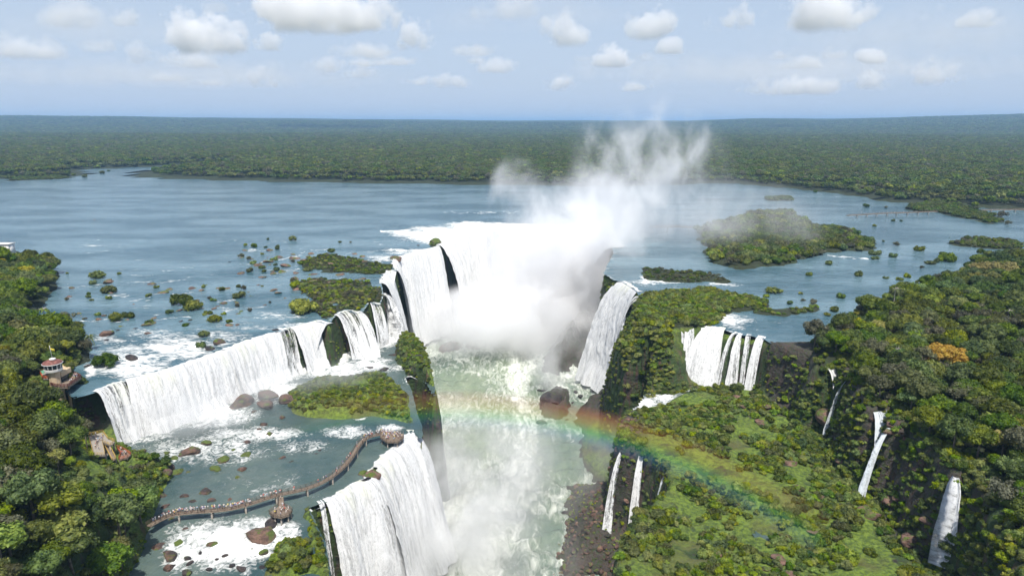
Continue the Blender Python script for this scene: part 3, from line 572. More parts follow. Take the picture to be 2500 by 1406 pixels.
# ------------------------------------------------------------------ trees and shrubs
def ico(sub):
    bm = bmesh.new(); bmesh.ops.create_icosphere(bm, subdivisions=sub, radius=1)
    V = np.array([v.co[:] for v in bm.verts]); Fc = np.array([[v.index for v in f.verts] for f in bm.faces]); bm.free(); return V, Fc
ICO1, ICO2, ICO3 = ico(1), ico(2), ico(3)
def crown_mesh(name, seed, mat, nl=16, leaves=1300, flat=.55, leaf=.075, spread=.68, lobe=(.26, .42), core=.80, droop=0.0, up=.55, simple=False):
    """crown of radius ~1 about (0,0,0): lumpy dark core of many lobes with loose leaf sprays over every lobe"""
    g = np.random.default_rng(seed); C = []; Rr = []
    for i in range(nl):
        a = g.uniform(0, 2 * np.pi); r = math.sqrt(g.uniform(0, 1)) * spread
        zt = flat * math.sqrt(max(0, 1 - (r / (spread * 1.15)) ** 2)); z = zt * g.uniform(.25, 1.0) - droop * r
        C.append((r * math.cos(a), r * math.sin(a), z)); Rr.append(g.uniform(*lobe) * (1 - .25 * r))
    C = np.array(C); Rr = np.array(Rr); V = []; Fc = []; n = 0
    SV, SF = ICO1 if simple else ICO2
    for c, r in zip(C, Rr):
        d = SV * (1 + .22 * fbm(SV[:, 0] * 2 + c[0] * 9, SV[:, 1] * 2 + c[1] * 9, SV[:, 2] * 2 + seed, o=2, seed=seed)[:, None])
        v = c + d * r * core * np.array([1, 1, .8]); V.append(v); Fc.append(SF + n); n += len(v)
    k = g.choice(len(C), leaves, p=Rr ** 2 / (Rr ** 2).sum())
    d = g.normal(size=(leaves, 3)); d[:, 2] = d[:, 2] + up; d /= np.linalg.norm(d, axis=1)[:, None]
    p = C[k] + d * (Rr[k] * g.uniform(.78, 1.14, leaves))[:, None] * np.array([1, 1, .82])
    nrm = d + g.normal(size=(leaves, 3)) * .55; nrm /= np.linalg.norm(nrm, axis=1)[:, None]
    t1 = np.cross(nrm, g.normal(size=(leaves, 3))); t1 /= np.linalg.norm(t1, axis=1)[:, None]; t2 = np.cross(nrm, t1)
    sz = leaf * g.uniform(.5, 1.35, leaves)[:, None]
    q = np.stack([p + t1 * sz, p + t2 * sz * .62 + nrm * sz * .15, p - t1 * sz * .9, p - t2 * sz * .62 + nrm * sz * .1], 1).reshape(-1, 3)
    lf = np.arange(leaves)[:, None] * 4 + np.array([[0, 1, 2], ]) + n; lf2 = np.arange(leaves)[:, None] * 4 + np.array([[0, 2, 3]]) + n
    V.append(q); Fc += [lf, lf2]
    return mesh(name, np.concatenate(V), np.concatenate(Fc), mat)
def palm_mesh(seed):
    g = np.random.default_rng(seed); V = []; Fc = []
    for i in range(15):
        a = g.uniform(0, 6.28); e = g.uniform(.2, 1.0); ca, sa = math.cos(a), math.sin(a); w = .13
        for j in range(8):
            t0, t1 = j / 8, (j + 1) / 8
            def q(t, s): 
                r = t * 1.0; z = e * t - 1.25 * t * t; ww = w * math.sin(min(1, t * 1.25 + .08) * 3.0) * s
                return (ca * r - sa * ww, sa * r + ca * ww, z - abs(s) * .08)
            b = len(V); V += [q(t0, -1), q(t0, 0), q(t0, 1), q(t1, -1), q(t1, 0), q(t1, 1)]; Fc += [(b, b + 1, b + 4, b + 3), (b + 1, b + 2, b + 5, b + 4)]
    return mesh('crown', V, Fc, M['leaf'])
def tube(V, Fc, pts, rad, ns=6):
    P0 = [Vector(p) for p in pts]; rings = []
    for i, p in enumerate(P0):
        d = (P0[min(i + 1, len(P0) - 1)] - P0[max(i - 1, 0)]).normalized(); a = d.orthogonal().normalized(); b = d.cross(a)
        r = rad[i] if hasattr(rad, '__len__') else rad
        rings.append(len(V)); V += [tuple(p + a * (r * math.cos(6.2832 * k / ns)) + b * (r * math.sin(6.2832 * k / ns))) for k in range(ns)]
    for r0, r1 in zip(rings, rings[1:]):
        for k in range(ns): Fc.append((r0 + k, r0 + (k + 1) % ns, r1 + (k + 1) % ns, r1 + k))
    Fc.append(tuple(rings[0] + k for k in range(ns))[::-1]); Fc.append(tuple(rings[-1] + k for k in range(ns)))
def trunk_mesh(seed, mat='bark', tall=1.6, r0=.07):
    g = random.Random(seed); V = []; Fc = []
    tube(V, Fc, [(0, 0, -tall), (.03, .02, -tall * .5), (0, .03, -.1), (.02, 0, .25)], [r0, r0 * .75, r0 * .6, r0 * .3])
    for i in range(6):
        a = i * 1.05 + g.uniform(-.3, .3); l = g.uniform(.4, .7)
        tube(V, Fc, [(0, 0, -.35 + .08 * i), (math.cos(a) * l * .5, math.sin(a) * l * .5, -.1 + .05 * i), (math.cos(a) * l, math.sin(a) * l, .12)], [r0 * .45, r0 * .3, r0 * .12], 5)
    return mesh('trunk', V, Fc, M[mat], True)
CR = {'broad': [crown_mesh('crown', 100 + i, M['leaf'], nl=22 + i, leaves=2600, leaf=.062) for i in range(6)],
      'bushy': [crown_mesh('crown', 140 + i, M['leaf_bush'], nl=14, leaves=1500, flat=.5, leaf=.078, lobe=(.3, .46)) for i in range(5)],
      'dry': [crown_mesh('crown', 160 + i, M['leaf_dry'], nl=14, leaves=1500, leaf=.055, core=.6, lobe=(.22, .36)) for i in range(2)],
      'orange': [crown_mesh('crown', 170, M['leaf_orange'], nl=34, leaves=3600, flat=.62, leaf=.05, lobe=(.17, .28), spread=.78, core=.7)],
      'yellow': [crown_mesh('crown', 171 + i, M['leaf_yellow'], nl=28, leaves=2600, leaf=.05, lobe=(.18, .28), core=.7, spread=.76) for i in range(2)],
      'palm': [palm_mesh(5), palm_mesh(6)],
      'far': [crown_mesh('crown', 180 + i, M['leaf'], nl=9, leaves=260, leaf=.13, lobe=(.34, .5), simple=True) for i in range(4)] + [crown_mesh('crown', 190, M['leaf_dry'], nl=8, leaves=200, leaf=.12, simple=True), crown_mesh('crown', 191, M['leaf_bush'], nl=8, leaves=220, leaf=.12, simple=True)]}
TR = [trunk_mesh(1), trunk_mesh(2), trunk_mesh(3, 'bark_pale', 1.9, .05)]
PTR = trunk_mesh(9, 'bark_pale', 3.0, .10)
SHR = [crown_mesh('shrub', 200 + i, M['leaf_bush'], nl=9, leaves=700, flat=.42, leaf=.10, lobe=(.32, .5), spread=.6) for i in range(5)] + \
      [crown_mesh('shrub', 210 + i, M['leaf'], nl=9, leaves=650, flat=.4, leaf=.10, lobe=(.3, .48), spread=.62) for i in range(3)] + \
      [crown_mesh('shrub', 215, M['leaf_dry'], nl=9, leaves=700, flat=.4, leaf=.08, lobe=(.25, .4), core=.55)]
def tree(kind, x, y, r, label, group, z=None, hgt=None, i=None, cat='tree', name='broadleaf_tree'):
    """crown radius r; the crown's middle stands hgt above the ground"""
    z = H(x, y)[0] - .3 if z is None else z; hgt = (r * random.uniform(.9, 1.3) + 1.5) if hgt is None else hgt
    t = empty(name, (x, y, z), random.uniform(0, 6.28)); ms = CR[kind]; m_ = ms[(i if i is not None else random.randrange(len(ms))) % len(ms)]
    c = obj('crown', m_, t, (0, 0, hgt)); c.scale = (r, r, r * random.uniform(.85, 1.15))
    k = obj('trunk', PTR if kind == 'palm' else random.choice(TR[:2]), t, (0, 0, hgt)); s = r if kind != 'palm' else r
    k.scale = (s * .9, s * .9, hgt / (3.0 if kind == 'palm' else 1.6) * 1.05)
    return tag(t, label, cat, group)
def scatter(x0, x1, y0, y1, s, test, seed=0, jit=.45):
    g = np.random.default_rng(seed); xs = np.arange(x0, x1, s); ys = np.arange(y0, y1, s * .87)
    X, Y = np.meshgrid(xs, ys); X = X + (np.arange(len(ys)) % 2)[:, None] * s * .5
    X = (X + g.uniform(-jit, jit, X.shape) * s).ravel(); Y = (Y + g.uniform(-jit, jit, Y.shape) * s).ravel()
    k = test(X, Y); return X[k], Y[k]
def inframe(X, Y, Z, m=60):
    px, py, d = PX(X, Y, Z); return (px > -m) & (px < 2500 + m) & (py > -50) & (py < 1406 + m) & (d > 20), px, py, d
def instancer(name, pts, scl, idx, protos, label, rot=None, zs=None):
    """one countless mass: points carrying copies of a few plants"""
    pc = bpy.data.collections.new(name + '_kinds')
    for k, m_ in enumerate(protos):
        o = bpy.data.objects.new('kind_%02d' % k, m_); pc.objects.link(o)
    m_ = bpy.data.meshes.new(name); m_.vertices.add(len(pts)); m_.vertices.foreach_set('co', np.asarray(pts, np.float32).ravel())
    g = np.random.default_rng(len(pts))
    attr(m_, 'scl', scl); attr(m_, 'zs', np.asarray(scl) * (g.uniform(.8, 1.2, len(pts)) if zs is None else zs)); attr(m_, 'rz', g.uniform(0, 6.28, len(pts)))
    a = m_.attributes.new('idx', 'INT', 'POINT'); a.data.foreach_set('value', np.asarray(idx, np.int32))
    o = obj(name, m_); md = o.modifiers.new('grow', 'NODES'); t = bpy.data.node_groups.new(name, 'GeometryNodeTree'); md.node_group = t
    t.interface.new_socket('Geometry', in_out='INPUT', socket_type='NodeSocketGeometry'); t.interface.new_socket('Geometry', in_out='OUTPUT', socket_type='NodeSocketGeometry')
    N = t.nodes; L = t.links; gi = N.new('NodeGroupInput'); go = N.new('NodeGroupOutput')
    ci = N.new('GeometryNodeCollectionInfo'); ci.inputs[0].default_value = pc; ci.inputs['Separate Children'].default_value = True; ci.inputs['Reset Children'].default_value = True
    ip = N.new('GeometryNodeInstanceOnPoints'); ip.inputs['Pick Instance'].default_value = True
    def na(nm, ty):
        q = N.new('GeometryNodeInputNamedAttribute'); q.data_type = ty; q.inputs[0].default_value = nm; return q.outputs[0]
    cb = N.new('ShaderNodeCombineXYZ'); s_ = na('scl', 'FLOAT'); L.new(s_, cb.inputs[0]); L.new(s_, cb.inputs[1]); L.new(na('zs', 'FLOAT'), cb.inputs[2])
    cr = N.new('ShaderNodeCombineXYZ'); L.new(na('rz', 'FLOAT'), cr.inputs[2])
    L.new(gi.outputs[0], ip.inputs['Points']); L.new(ci.outputs[0], ip.inputs['Instance']); L.new(na('idx', 'INT'), ip.inputs['Instance Index'])
    L.new(cb.outputs[0], ip.inputs['Scale']); L.new(cr.outputs[0], ip.inputs['Rotation']); L.new(ip.outputs[0], go.inputs[0])
    return tag(o, label, name.replace('_', ' '), None, 'stuff')
# --- special trees first
def PT(px, py, z=0): p = P(px, py, z); return p[0], p[1]
SPOTS = []
def special(kind, px, py, zg, rpx, label, name='broadleaf_tree', cat='tree', up=6):
    """px,py: middle of the crown in the photograph"""
    x, y = PT(px, py, zg + up)
    _, _, d = PX(x, y, zg + up); r = rpx / F * float(d)
    z0 = float(H(x, y)[0]) - .3
    tree(kind, x, y, r, label, None, z=z0, hgt=max(zg + up - z0 - r * .15, 1.5), i=0, name=name, cat=cat); SPOTS.append((x, y, r))
special('orange', 2306, 868, 4, 56, 'big tree in full orange and golden flower standing in the right forest', 'flowering_tree')
special('yellow', 2432, 662, 3, 62, 'wide yellowish tree at the river edge of the right forest, rightmost yellow crown', 'flowering_tree')
special('yellow', 2385, 682, 3, 30, 'yellow green crown just left of the wide yellowish tree by the river', 'flowering_tree')
special('yellow', 2216, 762, 3, 24, 'small flat pale yellow crown among green trees on the right bank', 'flowering_tree')
special('broad', 2310, 632, 0, 27, 'round dome shaped tree standing in the water off the right bank', up=1.5)
special('bushy', 740, 752, 0, 40, 'round bright green bushy tree on the brink, left of the stranded fall', up=2)
special('broad', 258, 882, 0, 34, 'round dark green tree on the brink between the forest and the left falls', up=2)
special('dry', 205, 1040, -14, 26, 'thin pale trunked tree leaning beside the left falls', 'bare_tree')
special('palm', 218, 818, 1, 18, 'palm tree rising above the shore behind the observation tower', 'palm_tree')
special('palm', 330, 1205, -18, 14, 'palm tree in the left forest near the start of the footbridge', 'palm_tree')
def clear(X, Y, m=.85):
    k = np.ones(len(X), bool)
    for sx, sy, r in SPOTS: k &= (X - sx) ** 2 + (Y - sy) ** 2 > (r * m) ** 2
    ht, rr_ = (8, 7) if m > .5 else (1.5, 2.5)          # keep the view from the river bend to the lower decks open
    px, py, d = PX(X, Y, H(X, Y) + ht); rp = rr_ / d * F
    k &= ~((px + rp > 222) & (px - rp < 322) & (py + rp > 1062) & (py - rp < 1118) & (Y > 150) & (Y < 246) & (X < -85))
    return k
# --- near forests: left hill and right plateau
BLD = P(140, 952, 0)[:2]; DECKP = P(262, 1098, -16)[:2]
SPOTS += [(BLD[0] + 2, BLD[1] - 2, 12), (BLD[0] + 9, BLD[1] - 13, 17), (BLD[0] + 19, BLD[1] - 27, 15), (DECKP[0] - 1, DECKP[1] + 2, 13), (DECKP[0] + 8, DECKP[1] - 12, 13)]
def in_left(X, Y):
    h = H(X, Y); s1 = Sat(S1, X, Y); sr = Sat(SR, X, Y)
    return (X < -85) & ((sr < -2) & (s1 < -1) & (h > .5) | (s1 > -1) & (Y < 243) & (h > -21.0) & (X < -90) & ~((s1 > 1) & (Y > 228)))
def in_right(X, Y):
    h = H(X, Y); s1 = Sat(S1, X, Y); sr = Sat(SR, X, Y)
    return (X > 95) & (sr < -2.5) & (s1 < -1.2) & (h > .5) & (sdf(poly([(1868,825),(1975,838),(1990,885),(1990,905),(1880,860)]), X, Y) < 0)
xl, yl = scatter(-420, -85, 95, 470, 6.2, in_left, 1); xr, yr = scatter(90, 420, 110, 620, 6.0, in_right, 2)
def tree_sizes(X, Y, g, lo, hi): return g.uniform(lo, hi, len(X)) * (1 + .25 * fbm(X / 30, Y / 30, seed=33))
def forest(X, Y, lo, hi, keep_n, lab, grp, nm, seed, kinds=(('broad', .73), ('bushy', .15), ('dry', .07), ('yellow', .02), ('palm', .03))):
    g = np.random.default_rng(seed); k = clear(X, Y); X, Y = X[k], Y[k]; r = tree_sizes(X, Y, g, lo, hi); Z = H(X, Y)
    r = r * np.where(Sat(SR, X, Y) > -8, .7, 1)
    ok, px, py, d = inframe(X, Y, Z + 8, 260); X, Y, r, Z, px, py, d = [a[ok] for a in (X, Y, r, Z, px, py, d)]
    order = np.argsort(-(r / d) * ((px > -40) & (px < 2540) & (py < 1440))); big = set(order[:keep_n].tolist())
    names = [k_ for k_, _ in kinds]; pr = np.array([w for _, w in kinds]); kk = g.choice(len(names), len(X), p=pr / pr.sum())
    rest = []
    for i in range(len(X)):
        kd = names[kk[i]]; hg = r[i] * g.uniform(.45, .9) + g.uniform(.5, 4)
        if kd == 'palm':
            if i in big: tree('palm', X[i], Y[i], 3.2, KN[kd] + ' ' + lab(px[i], py[i]), 'palm trees ' + lab(px[i], py[i]), z=Z[i] - .3, hgt=g.uniform(11, 15), name='palm_tree')
            continue
        if i in big: tree(kd, X[i], Y[i], r[i], KN[kd] + ' ' + lab(px[i], py[i]), KN[kd] + 's ' + lab(px[i], py[i]), z=Z[i] - .3, hgt=hg, name='flowering_tree' if kd in ('orange', 'yellow') else 'broadleaf_tree')
        else: rest.append((X[i], Y[i], Z[i] + hg, r[i], kk[i]))
    return rest
def zoneL(px, py):
    if py < 700: return 'on the riverside headland at the far left'
    if py < 800: return 'on the left shore above the tower'
    if py < 965: return 'around the observation tower'
    if py < 1090: return 'on the left slope between tower and lower decks'
    if py < 1230: return 'on the left slope below the lower decks' if px > 180 else 'at the left edge below the tower'
    return 'beside the start of the footbridge' if px > 230 else 'in the bottom left corner'
def zoneR(px, py):
    if px > 2380 and py > 1000: return 'at the right edge beside the lone veil fall'
    if py < 740: return 'by the upper river on the right bank'
    if px < 2130 and py < 880: return 'on the right bank behind the bare cliff'
    if abs(px - 2306) < 130 and py < 960: return 'close around the orange flowering tree'
    if py < 880: return 'on the right bank before the orange tree' if px < 2306 else 'at the right edge behind the orange tree'
    if py < 1010: return 'above the slim falls of the right cliff'
    return 'above the pair of blue white falls'
KN = {'broad': 'dark green broadleaf tree', 'bushy': 'bright green leafy tree', 'dry': 'greyish half bare tree', 'yellow': 'yellow tinged tree', 'palm': 'slender palm tree'}
restL = forest(xl, yl, 3.6, 7.8, 135, zoneL, 'left', 'l', 1); restR = forest(xr, yr, 2.8, 6.9, 145, zoneR, 'right', 'r', 2)
PROT = [CR['broad'][0], CR['broad'][1], CR['broad'][3], CR['broad'][4], CR['bushy'][0], CR['bushy'][2], CR['dry'][0], CR['yellow'][0]]
gg = np.random.default_rng(3)
def pidx(kk):
    return np.array([{0: gg.integers(0, 4), 1: 4 + gg.integers(0, 2), 2: 6, 3: 7}[int(k)] for k in kk])
for nm, rs, lb in (('left_forest', restL, 'remaining crowns of the closed forest on the left bank'), ('right_forest', restR, 'remaining crowns of the closed forest on the right plateau')):
    a = np.array(rs); instancer(nm, a[:, :3], a[:, 3], pidx(a[:, 4]), PROT, lb)
# understorey on steep left hillside and forest floor
def ok_under(X, Y):
    h = H(X, Y); s1 = Sat(S1, X, Y); sr = Sat(SR, X, Y)
    return (in_left(X, Y) | in_right(X, Y) | ((X < -146) & (Y < 264) & (Y > 215) & (h > -21) & (sr < -1.5))) & clear(X, Y, .35)
xu, yu = scatter(-260, 330, 100, 420, 4.2, ok_under, 4); zu = H(xu, yu); k, *_ = inframe(xu, yu, zu, 260); xu, yu, zu = xu[k], yu[k], zu[k]
instancer('undergrowth', np.c_[xu, yu, zu + .8], gg.uniform(1.6, 2.9, len(xu)), gg.integers(0, 9, len(xu)), SHR, 'dark undergrowth beneath the trees at the forest edges')
# --- far forest beyond the river
def in_far(X, Y): 
    return (Sat(SR, X, Y) < -1.5) & (np.abs(X) < Y * .96 + 40) & (sdf(INLET, X, Y) < -2)
fx, fy, fr = [], [], []
for a, b, s in ((560, 1500, 10.5), (1500, 2100, 14), (2100, 3000, 20), (3000, 4600, 30), (4600, 6800, 42), (6800, 9600, 62)):
    def tf(X, Y, a=a, b=b): return in_far(X, Y) & ((Y > 900) | (X > 250)) & (Y > a) & (Y <= b)
    X, Y = scatter(-.97 * b, .97 * b, a, b, s, tf, int(a)); fx.append(X); fy.append(Y); fr.append(gg.uniform(.42, .86, len(X)) * s)
fx, fy, fr = map(np.concatenate, (fx, fy, fr)); fz = H(fx, fy); k, *_ = inframe(fx, fy, fz + 10, 420); fx, fy, fr, fz = fx[k], fy[k], fr[k], fz[k]
kx = (xr.max() + 1); far_ok = ~((fx < 430) & (fy < 620) & in_right(fx, fy)); fx, fy, fr, fz = fx[far_ok], fy[far_ok], fr[far_ok], fz[far_ok]
instancer('far_forest', np.c_[fx, fy, fz + np.minimum(fr, 8) * np.where(Sat(SR, fx, fy) > -32, .2, .9) + gg.uniform(0, 3.5, len(fx)) - .3 * np.maximum(fr - 8, 0)], fr, np.where(gg.random(len(fx)) < .8, gg.integers(0, 4, len(fx)), 4 + (gg.random(len(fx)) < .45)), CR['far'],
          'endless rainforest canopy beyond the wide river', zs=np.minimum(1, 12 / fr))
print('far', len(fx), 'left', len(xl), 'right', len(xr), 'under', len(xu))
# --- shrubs
def shrub(x, y, r, label, group, i=None, z=None, zk=1.0, name='shrub'):
    z = max(float(H(x, y)[0]), -78) if z is None else z
    o = obj(name, SHR[(random.randrange(9) if i is None else i) % 9], None, (x, y, z + r * .15)); o.scale = (r, r * random.uniform(.8, 1.15), r * zk * random.uniform(.85, 1.3)); o.rotation_euler = (0, 0, random.uniform(0, 6.28))
    return tag(o, label, 'shrub', group)
def shrub_px(px, py, w, label, group, z=0.0, i=None, zk=1.0):
    x, y = PT(px, py, z); _, _, d = PX(x, y, z); shrub(x, y, max(.7, w / 2 / F * float(d)), label, group, i, z=max(z - .1, float(H(x, y)[0])) , zk=zk)
LB = [('lone yellow green shrub in the left river above the twin foam lines', 241, 678, 46, 0), ('tall dark shrub on a rock in the left river', 269, 714, 42, 6),
      ('larger rounded shrub of the riverside pair above the rapids', 285, 782, 44, 1), ('broad low thicket on the rocks in the middle of the left river', 440, 742, 60, 6),
      ('low thicket joined to the rock shelf in the middle of the left river', 478, 755, 52, 2), ('round shrub right of the rock shelf in the left river', 586, 728, 40, 7),
      ('small mossy shrub islet above the white rapids', 525, 785, 40, 3), ('upper shrub islet at the brink of the left falls', 498, 820, 34, 3), ('lower shrub islet at the brink of the left falls', 490, 848, 34, 5),
      ('lone shrub on the foaming ledge of the middle river', 716, 586, 22, 6)]
for lb, x, y, w, i in LB: shrub_px(x, y, w, lb, None, 0, i)
for x, y, w in ((312,776,36),(238,770,20),(165,668,10),(216,720,16),(163,733,18),(292,670,14),(496,702,16),(542,710,22),(522,735,20),(610,760,20),(205,780,14),(598,600,16),(620,604,20),(590,628,24),(608,634,20),(618,644,22),
                (648,605,12),(680,608,22),(640,622,12),(668,636,22),(675,660,20),(646,664,16),(715,640,18),(694,650,12),(830,592,12),(856,593,9),(500,770,14),(545,768,16),(560,788,22),(640,700,10),(720,702,34),(740,700,26),(655,585,10)):
    shrub_px(x, y, w, 'small dark shrub on the rocks scattered across the left river', 'small shrubs scattered across the left river')
for x, y, w in ((2135,622,30),(2188,600,26),(2243,612,28),(2137,634,22),(2180,628,26),(2290,640,24),(2300,620,16),(2155,590,10),(2112,505,22),(2163,508,14),(1974,672,24),(2026,646,28),(2094,674,28),(2162,680,18),(2195,684,20),(2215,678,22),
                (2270,645,26),(2054,727,28),(1930,742,22),(1985,742,28),(2040,760,34),(1870,725,20),(1890,715,40),(1955,718,14),(2395,600,22),(2420,595,30),(1755,595,14),(2200,540,10),(2135,553,14),(2020,770,20),(2080,770,22),(1940,765,16),
                (1870,452,14),(1990,470,14),(2100,478,16),(1960,735,16),(2250,655,18),(2240,690,14),(2180,540,12),(2380,505,20),(2445,530,36),(2460,548,24)):
    shrub_px(x, y, w, 'shrub standing in the calm shallows of the right river', 'shrubs in the shallows of the right river', i=random.choice((5, 6, 7, 8, 0)))
for x, y, w in ((207,433,18),(250,424,16),(180,428,12),(266,418,10)):
    shrub_px(x, y, w, 'tiny shrub islet near the far left shore', 'tiny shrub islets near the far left shore', i=6)
# the islands, the green promontory, the terraces: thick low growth
def cover(name, pl, s, lo, hi, protos, label, z0=-100, seed=0, lift=.2, extra=None, taper=0):
    def tst(X, Y):
        k = (sdf(pl, X, Y) > .6) & (H(X, Y) > z0)
        return k if extra is None else k & extra(X, Y)
    X, Y = scatter(pl[:, 0].min(), pl[:, 0].max(), pl[:, 1].min(), pl[:, 1].max(), s, tst, seed, .5); Z = H(X, Y)
    ok, *_ = inframe(X, Y, Z); X, Y, Z = X[ok], Y[ok], Z[ok]
    if len(X) == 0: return X, Y, Z, X
    r = gg.uniform(lo, hi, len(X)) * (1 + .35 * fbm(X / 11, Y / 11, seed=44))
    return X, Y, Z, r
allc = []
def add_cover(key, *a, **k):
    X, Y, Z, r = cover(key, *a, **k); allc.append((key, X, Y, Z, r))
for key, s, lo, hi in (('b', 6.5, 3.0, 6.6), ('c', 5, 2.5, 4), ('d', 5, 3, 5), ('e', 4.5, 2.2, 4), ('f', 3.2, 1.0, 2.0), ('h', 3, 1.0, 1.8), ('i', 2.6, .9, 2.1), ('j', 2.6, .9, 2.3), ('k', 2.5, .9, 1.6), ('l', 6, 2.5, 4)):
    add_cover('isl_' + key, ISL[key][0], s, lo, hi, None, None, z0=.25, seed=ord(key), extra=lambda X, Y: Sat(S1, X, Y) < 2)
add_cover('prom', np.vstack([poly([(1556,722),(1650,712),(1740,706),(1800,725),(1880,735),(1870,750),(1790,760),(1760,775),(1765,800),(1700,800),(1655,797)]), poly([(1660,800),(1640,850),(1600,890),(1500,900),(1495,860),(1520,800),(1540,760)], -10)]),
          2.4, 1.5, 2.9, None, None, z0=-60, seed=5, extra=lambda X, Y: H(X, Y) > -45)
def open_(X, Y):
    n = fbm(X / 13, Y / 13, seed=77, o=3); return n > -.16
def rterr(X, Y):
    return (X > 24) & (Sat(S2, X, Y) < .5) & (H(X, Y) > -34) & (H(X, Y) < -12) & open_(X, Y) & (sdf(RPOOL, X, Y) < -2) & np.all([sdf(c, X, Y) < -1 for c in CREEKS], 0)
RT = np.array([(22, 100), (260, 100), (260, 360), (22, 360)], float)
add_cover('rterr', RT, 2.7, 1.1, 2.5, None, None, seed=6, extra=rterr)
add_cover('rterr_trees', RT, 6.5, 2.4, 3.9, None, None, seed=7, extra=lambda X, Y: rterr(X, Y) & (fbm(X / 22, Y / 22, seed=78, o=2) > .02))
add_cover('tisl', TISL, 2.1, .9, 1.9, None, None, z0=-21, seed=8, extra=lambda X, Y: fbm(X / 9, Y / 9, seed=79, o=2) > -.35)
add_cover('rim', np.array([(60, 110), (260, 110), (260, 420), (60, 420)], float), 2.0, 1.0, 2.5, None, None, seed=33, extra=lambda X, Y: (Sat(S1, X, Y) > -5) & (Sat(S1, X, Y) < 15) & (H(X, Y) > -27.5) & (Sat(SR, X, Y) < -1) & (sdf(poly([(1868,825),(1975,838),(1990,885),(1990,905),(1880,860)]), X, Y) < 0) & (fbm(X / 9, Y / 9, seed=84, o=2) > -.35))
dk_ = lambda X, Y: (X < -85) & (H(X, Y) > -21.4) & (Sat(SR, X, Y) < -1)
add_cover('deckfront', poly([(215,1128),(325,1122),(345,1165),(260,1180),(200,1150)], -18), 1.5, .7, 1.2, None, None, seed=36, extra=lambda X, Y: (X < -85) & (H(X, Y) > -21.4))
add_cover('decks', poly([(120,1035),(230,1035),(300,1060),(420,1150),(400,1230),(300,1230),(160,1200),(100,1100)], -18), 1.7, .9, 1.9, None, None, seed=31, extra=lambda X, Y: dk_(X, Y) & (sdf(DECKZ, X, Y) < -.8))
add_cover('towerslope', poly([(60,900),(200,880),(235,960),(225,1010),(60,1010)], 0), 1.9, 1.0, 2.1, None, None, seed=32, extra=lambda X, Y: (X < -85) & (H(X, Y) > -21.4) & (Sat(SR, X, Y) < -1) & (np.hypot(X - BLD[0], Y - BLD[1]) > 6.5))
add_cover('trock', TROCK, 1.9, .8, 1.6, None, None, z0=-21, seed=9); add_cover('tbank', TBANK, 1.6, .6, 1.4, None, None, z0=-22.5, seed=19, extra=lambda X, Y: fbm(X / 5, Y / 5, seed=83, o=2) > -.2); add_cover('tlow', TLOW, 2.0, 1.2, 2.6, None, None, z0=-22.2, seed=10)
add_cover('cliffs', np.array([(35, 110), (260, 110), (260, 460), (35, 460)], float), 1.35, .8, 1.9, None, None, seed=12, extra=lambda X, Y: (Sat(CLF, X, Y) > .03) & (fbm(X / 8, Y / 8, H(X, Y) / 8, seed=80, o=2) > -.42) & (H(X, Y) < -2) & (H(X, Y) > -62))
add_cover('cliffl', np.array([(-112, 140), (-2, 140), (-2, 480), (-112, 480)], float), 1.3, .5, 1.2, None, None, seed=13, extra=lambda X, Y: (Sat(CLF, X, Y) > .15) & (H(X, Y) < -2.5) & ~((H(X, Y) > -25) & (H(X, Y) < -23)) & (fbm(X / 7, Y / 7, H(X, Y) / 7, seed=81, o=2) > -.05) & (H(X, Y) > -50))
add_cover('talus', TALUS, 2.4, .4, 1.0, None, None, seed=14, extra=lambda X, Y: (fbm(X / 14, Y / 14, seed=82, o=2) > -.02) & (H(X, Y) > -73))
K = np.concatenate([np.full(len(a[1]), i) for i, a in enumerate(allc)]); X = np.concatenate([a[1] for a in allc]); Y = np.concatenate([a[2] for a in allc]); Z = np.concatenate([a[3] for a in allc]); r = np.concatenate([a[4] for a in allc])
_, px, py, d = inframe(X, Y, Z); keys = [a[0] for a in allc]
kf = ~((px > 1640) & (px < 1868) & (py > 799) & (py < 938) & (X > 60)); K, X, Y, Z, r, px, py, d = [a[kf] for a in (K, X, Y, Z, r, px, py, d)]
labs = {'rterr': 'bright green shrub on the boggy right terrace below the cliffs', 'rterr_trees': 'small rounded tree on the boggy right terrace below the cliffs', 'prom': 'dense green bush on the steep promontory beside the tall white fall',
        'tisl': 'low bush on the green island below the left falls', 'tlow': 'dense bush on the islet at the bottom of the near rapids'}
size = r / d; score = np.where(np.array([keys[k] in labs for k in K]), size, 0); big = np.argsort(-score)[:200]; isb = np.zeros(len(X), bool); isb[big] = True
def zoneT(x, y):
    if y < 1020: return 'near the foot of the right group of falls'
    if x > 1980: return 'beside the brown boulders of the ravine'
    if y < 1180: return 'in the upper middle of the right terrace'
    return 'along the gorge edge of the right terrace' if x < 1700 else 'at the bottom of the right terrace'
for i in big:
    kk = keys[K[i]]
    if kk[:5] == 'rterr':
        nm_ = 'small rounded tree ' if kk != 'rterr' else 'low green shrub '; lb_ = nm_ + zoneT(px[i], py[i])
        shrub(X[i], Y[i], r[i], lb_, lb_.replace('tree', 'trees').replace('shrub', 'shrubs'), z=Z[i], i=random.choice((0, 1, 2, 3, 4, 5, 6)) if kk == 'rterr' else random.choice((0, 5, 6, 7))); continue
    shrub(X[i], Y[i], r[i], labs[kk], {'rterr': 'shrubs of the right terrace', 'rterr_trees': 'small trees of the right terrace', 'prom': 'bushes of the green promontory', 'tisl': 'bushes of the green island', 'tlow': 'bushes of the lowest islet'}[kk], z=Z[i], i=random.choice((0, 1, 2, 3, 4, 5, 6)) if kk != 'rterr_trees' else random.choice((0, 5, 6, 7)))
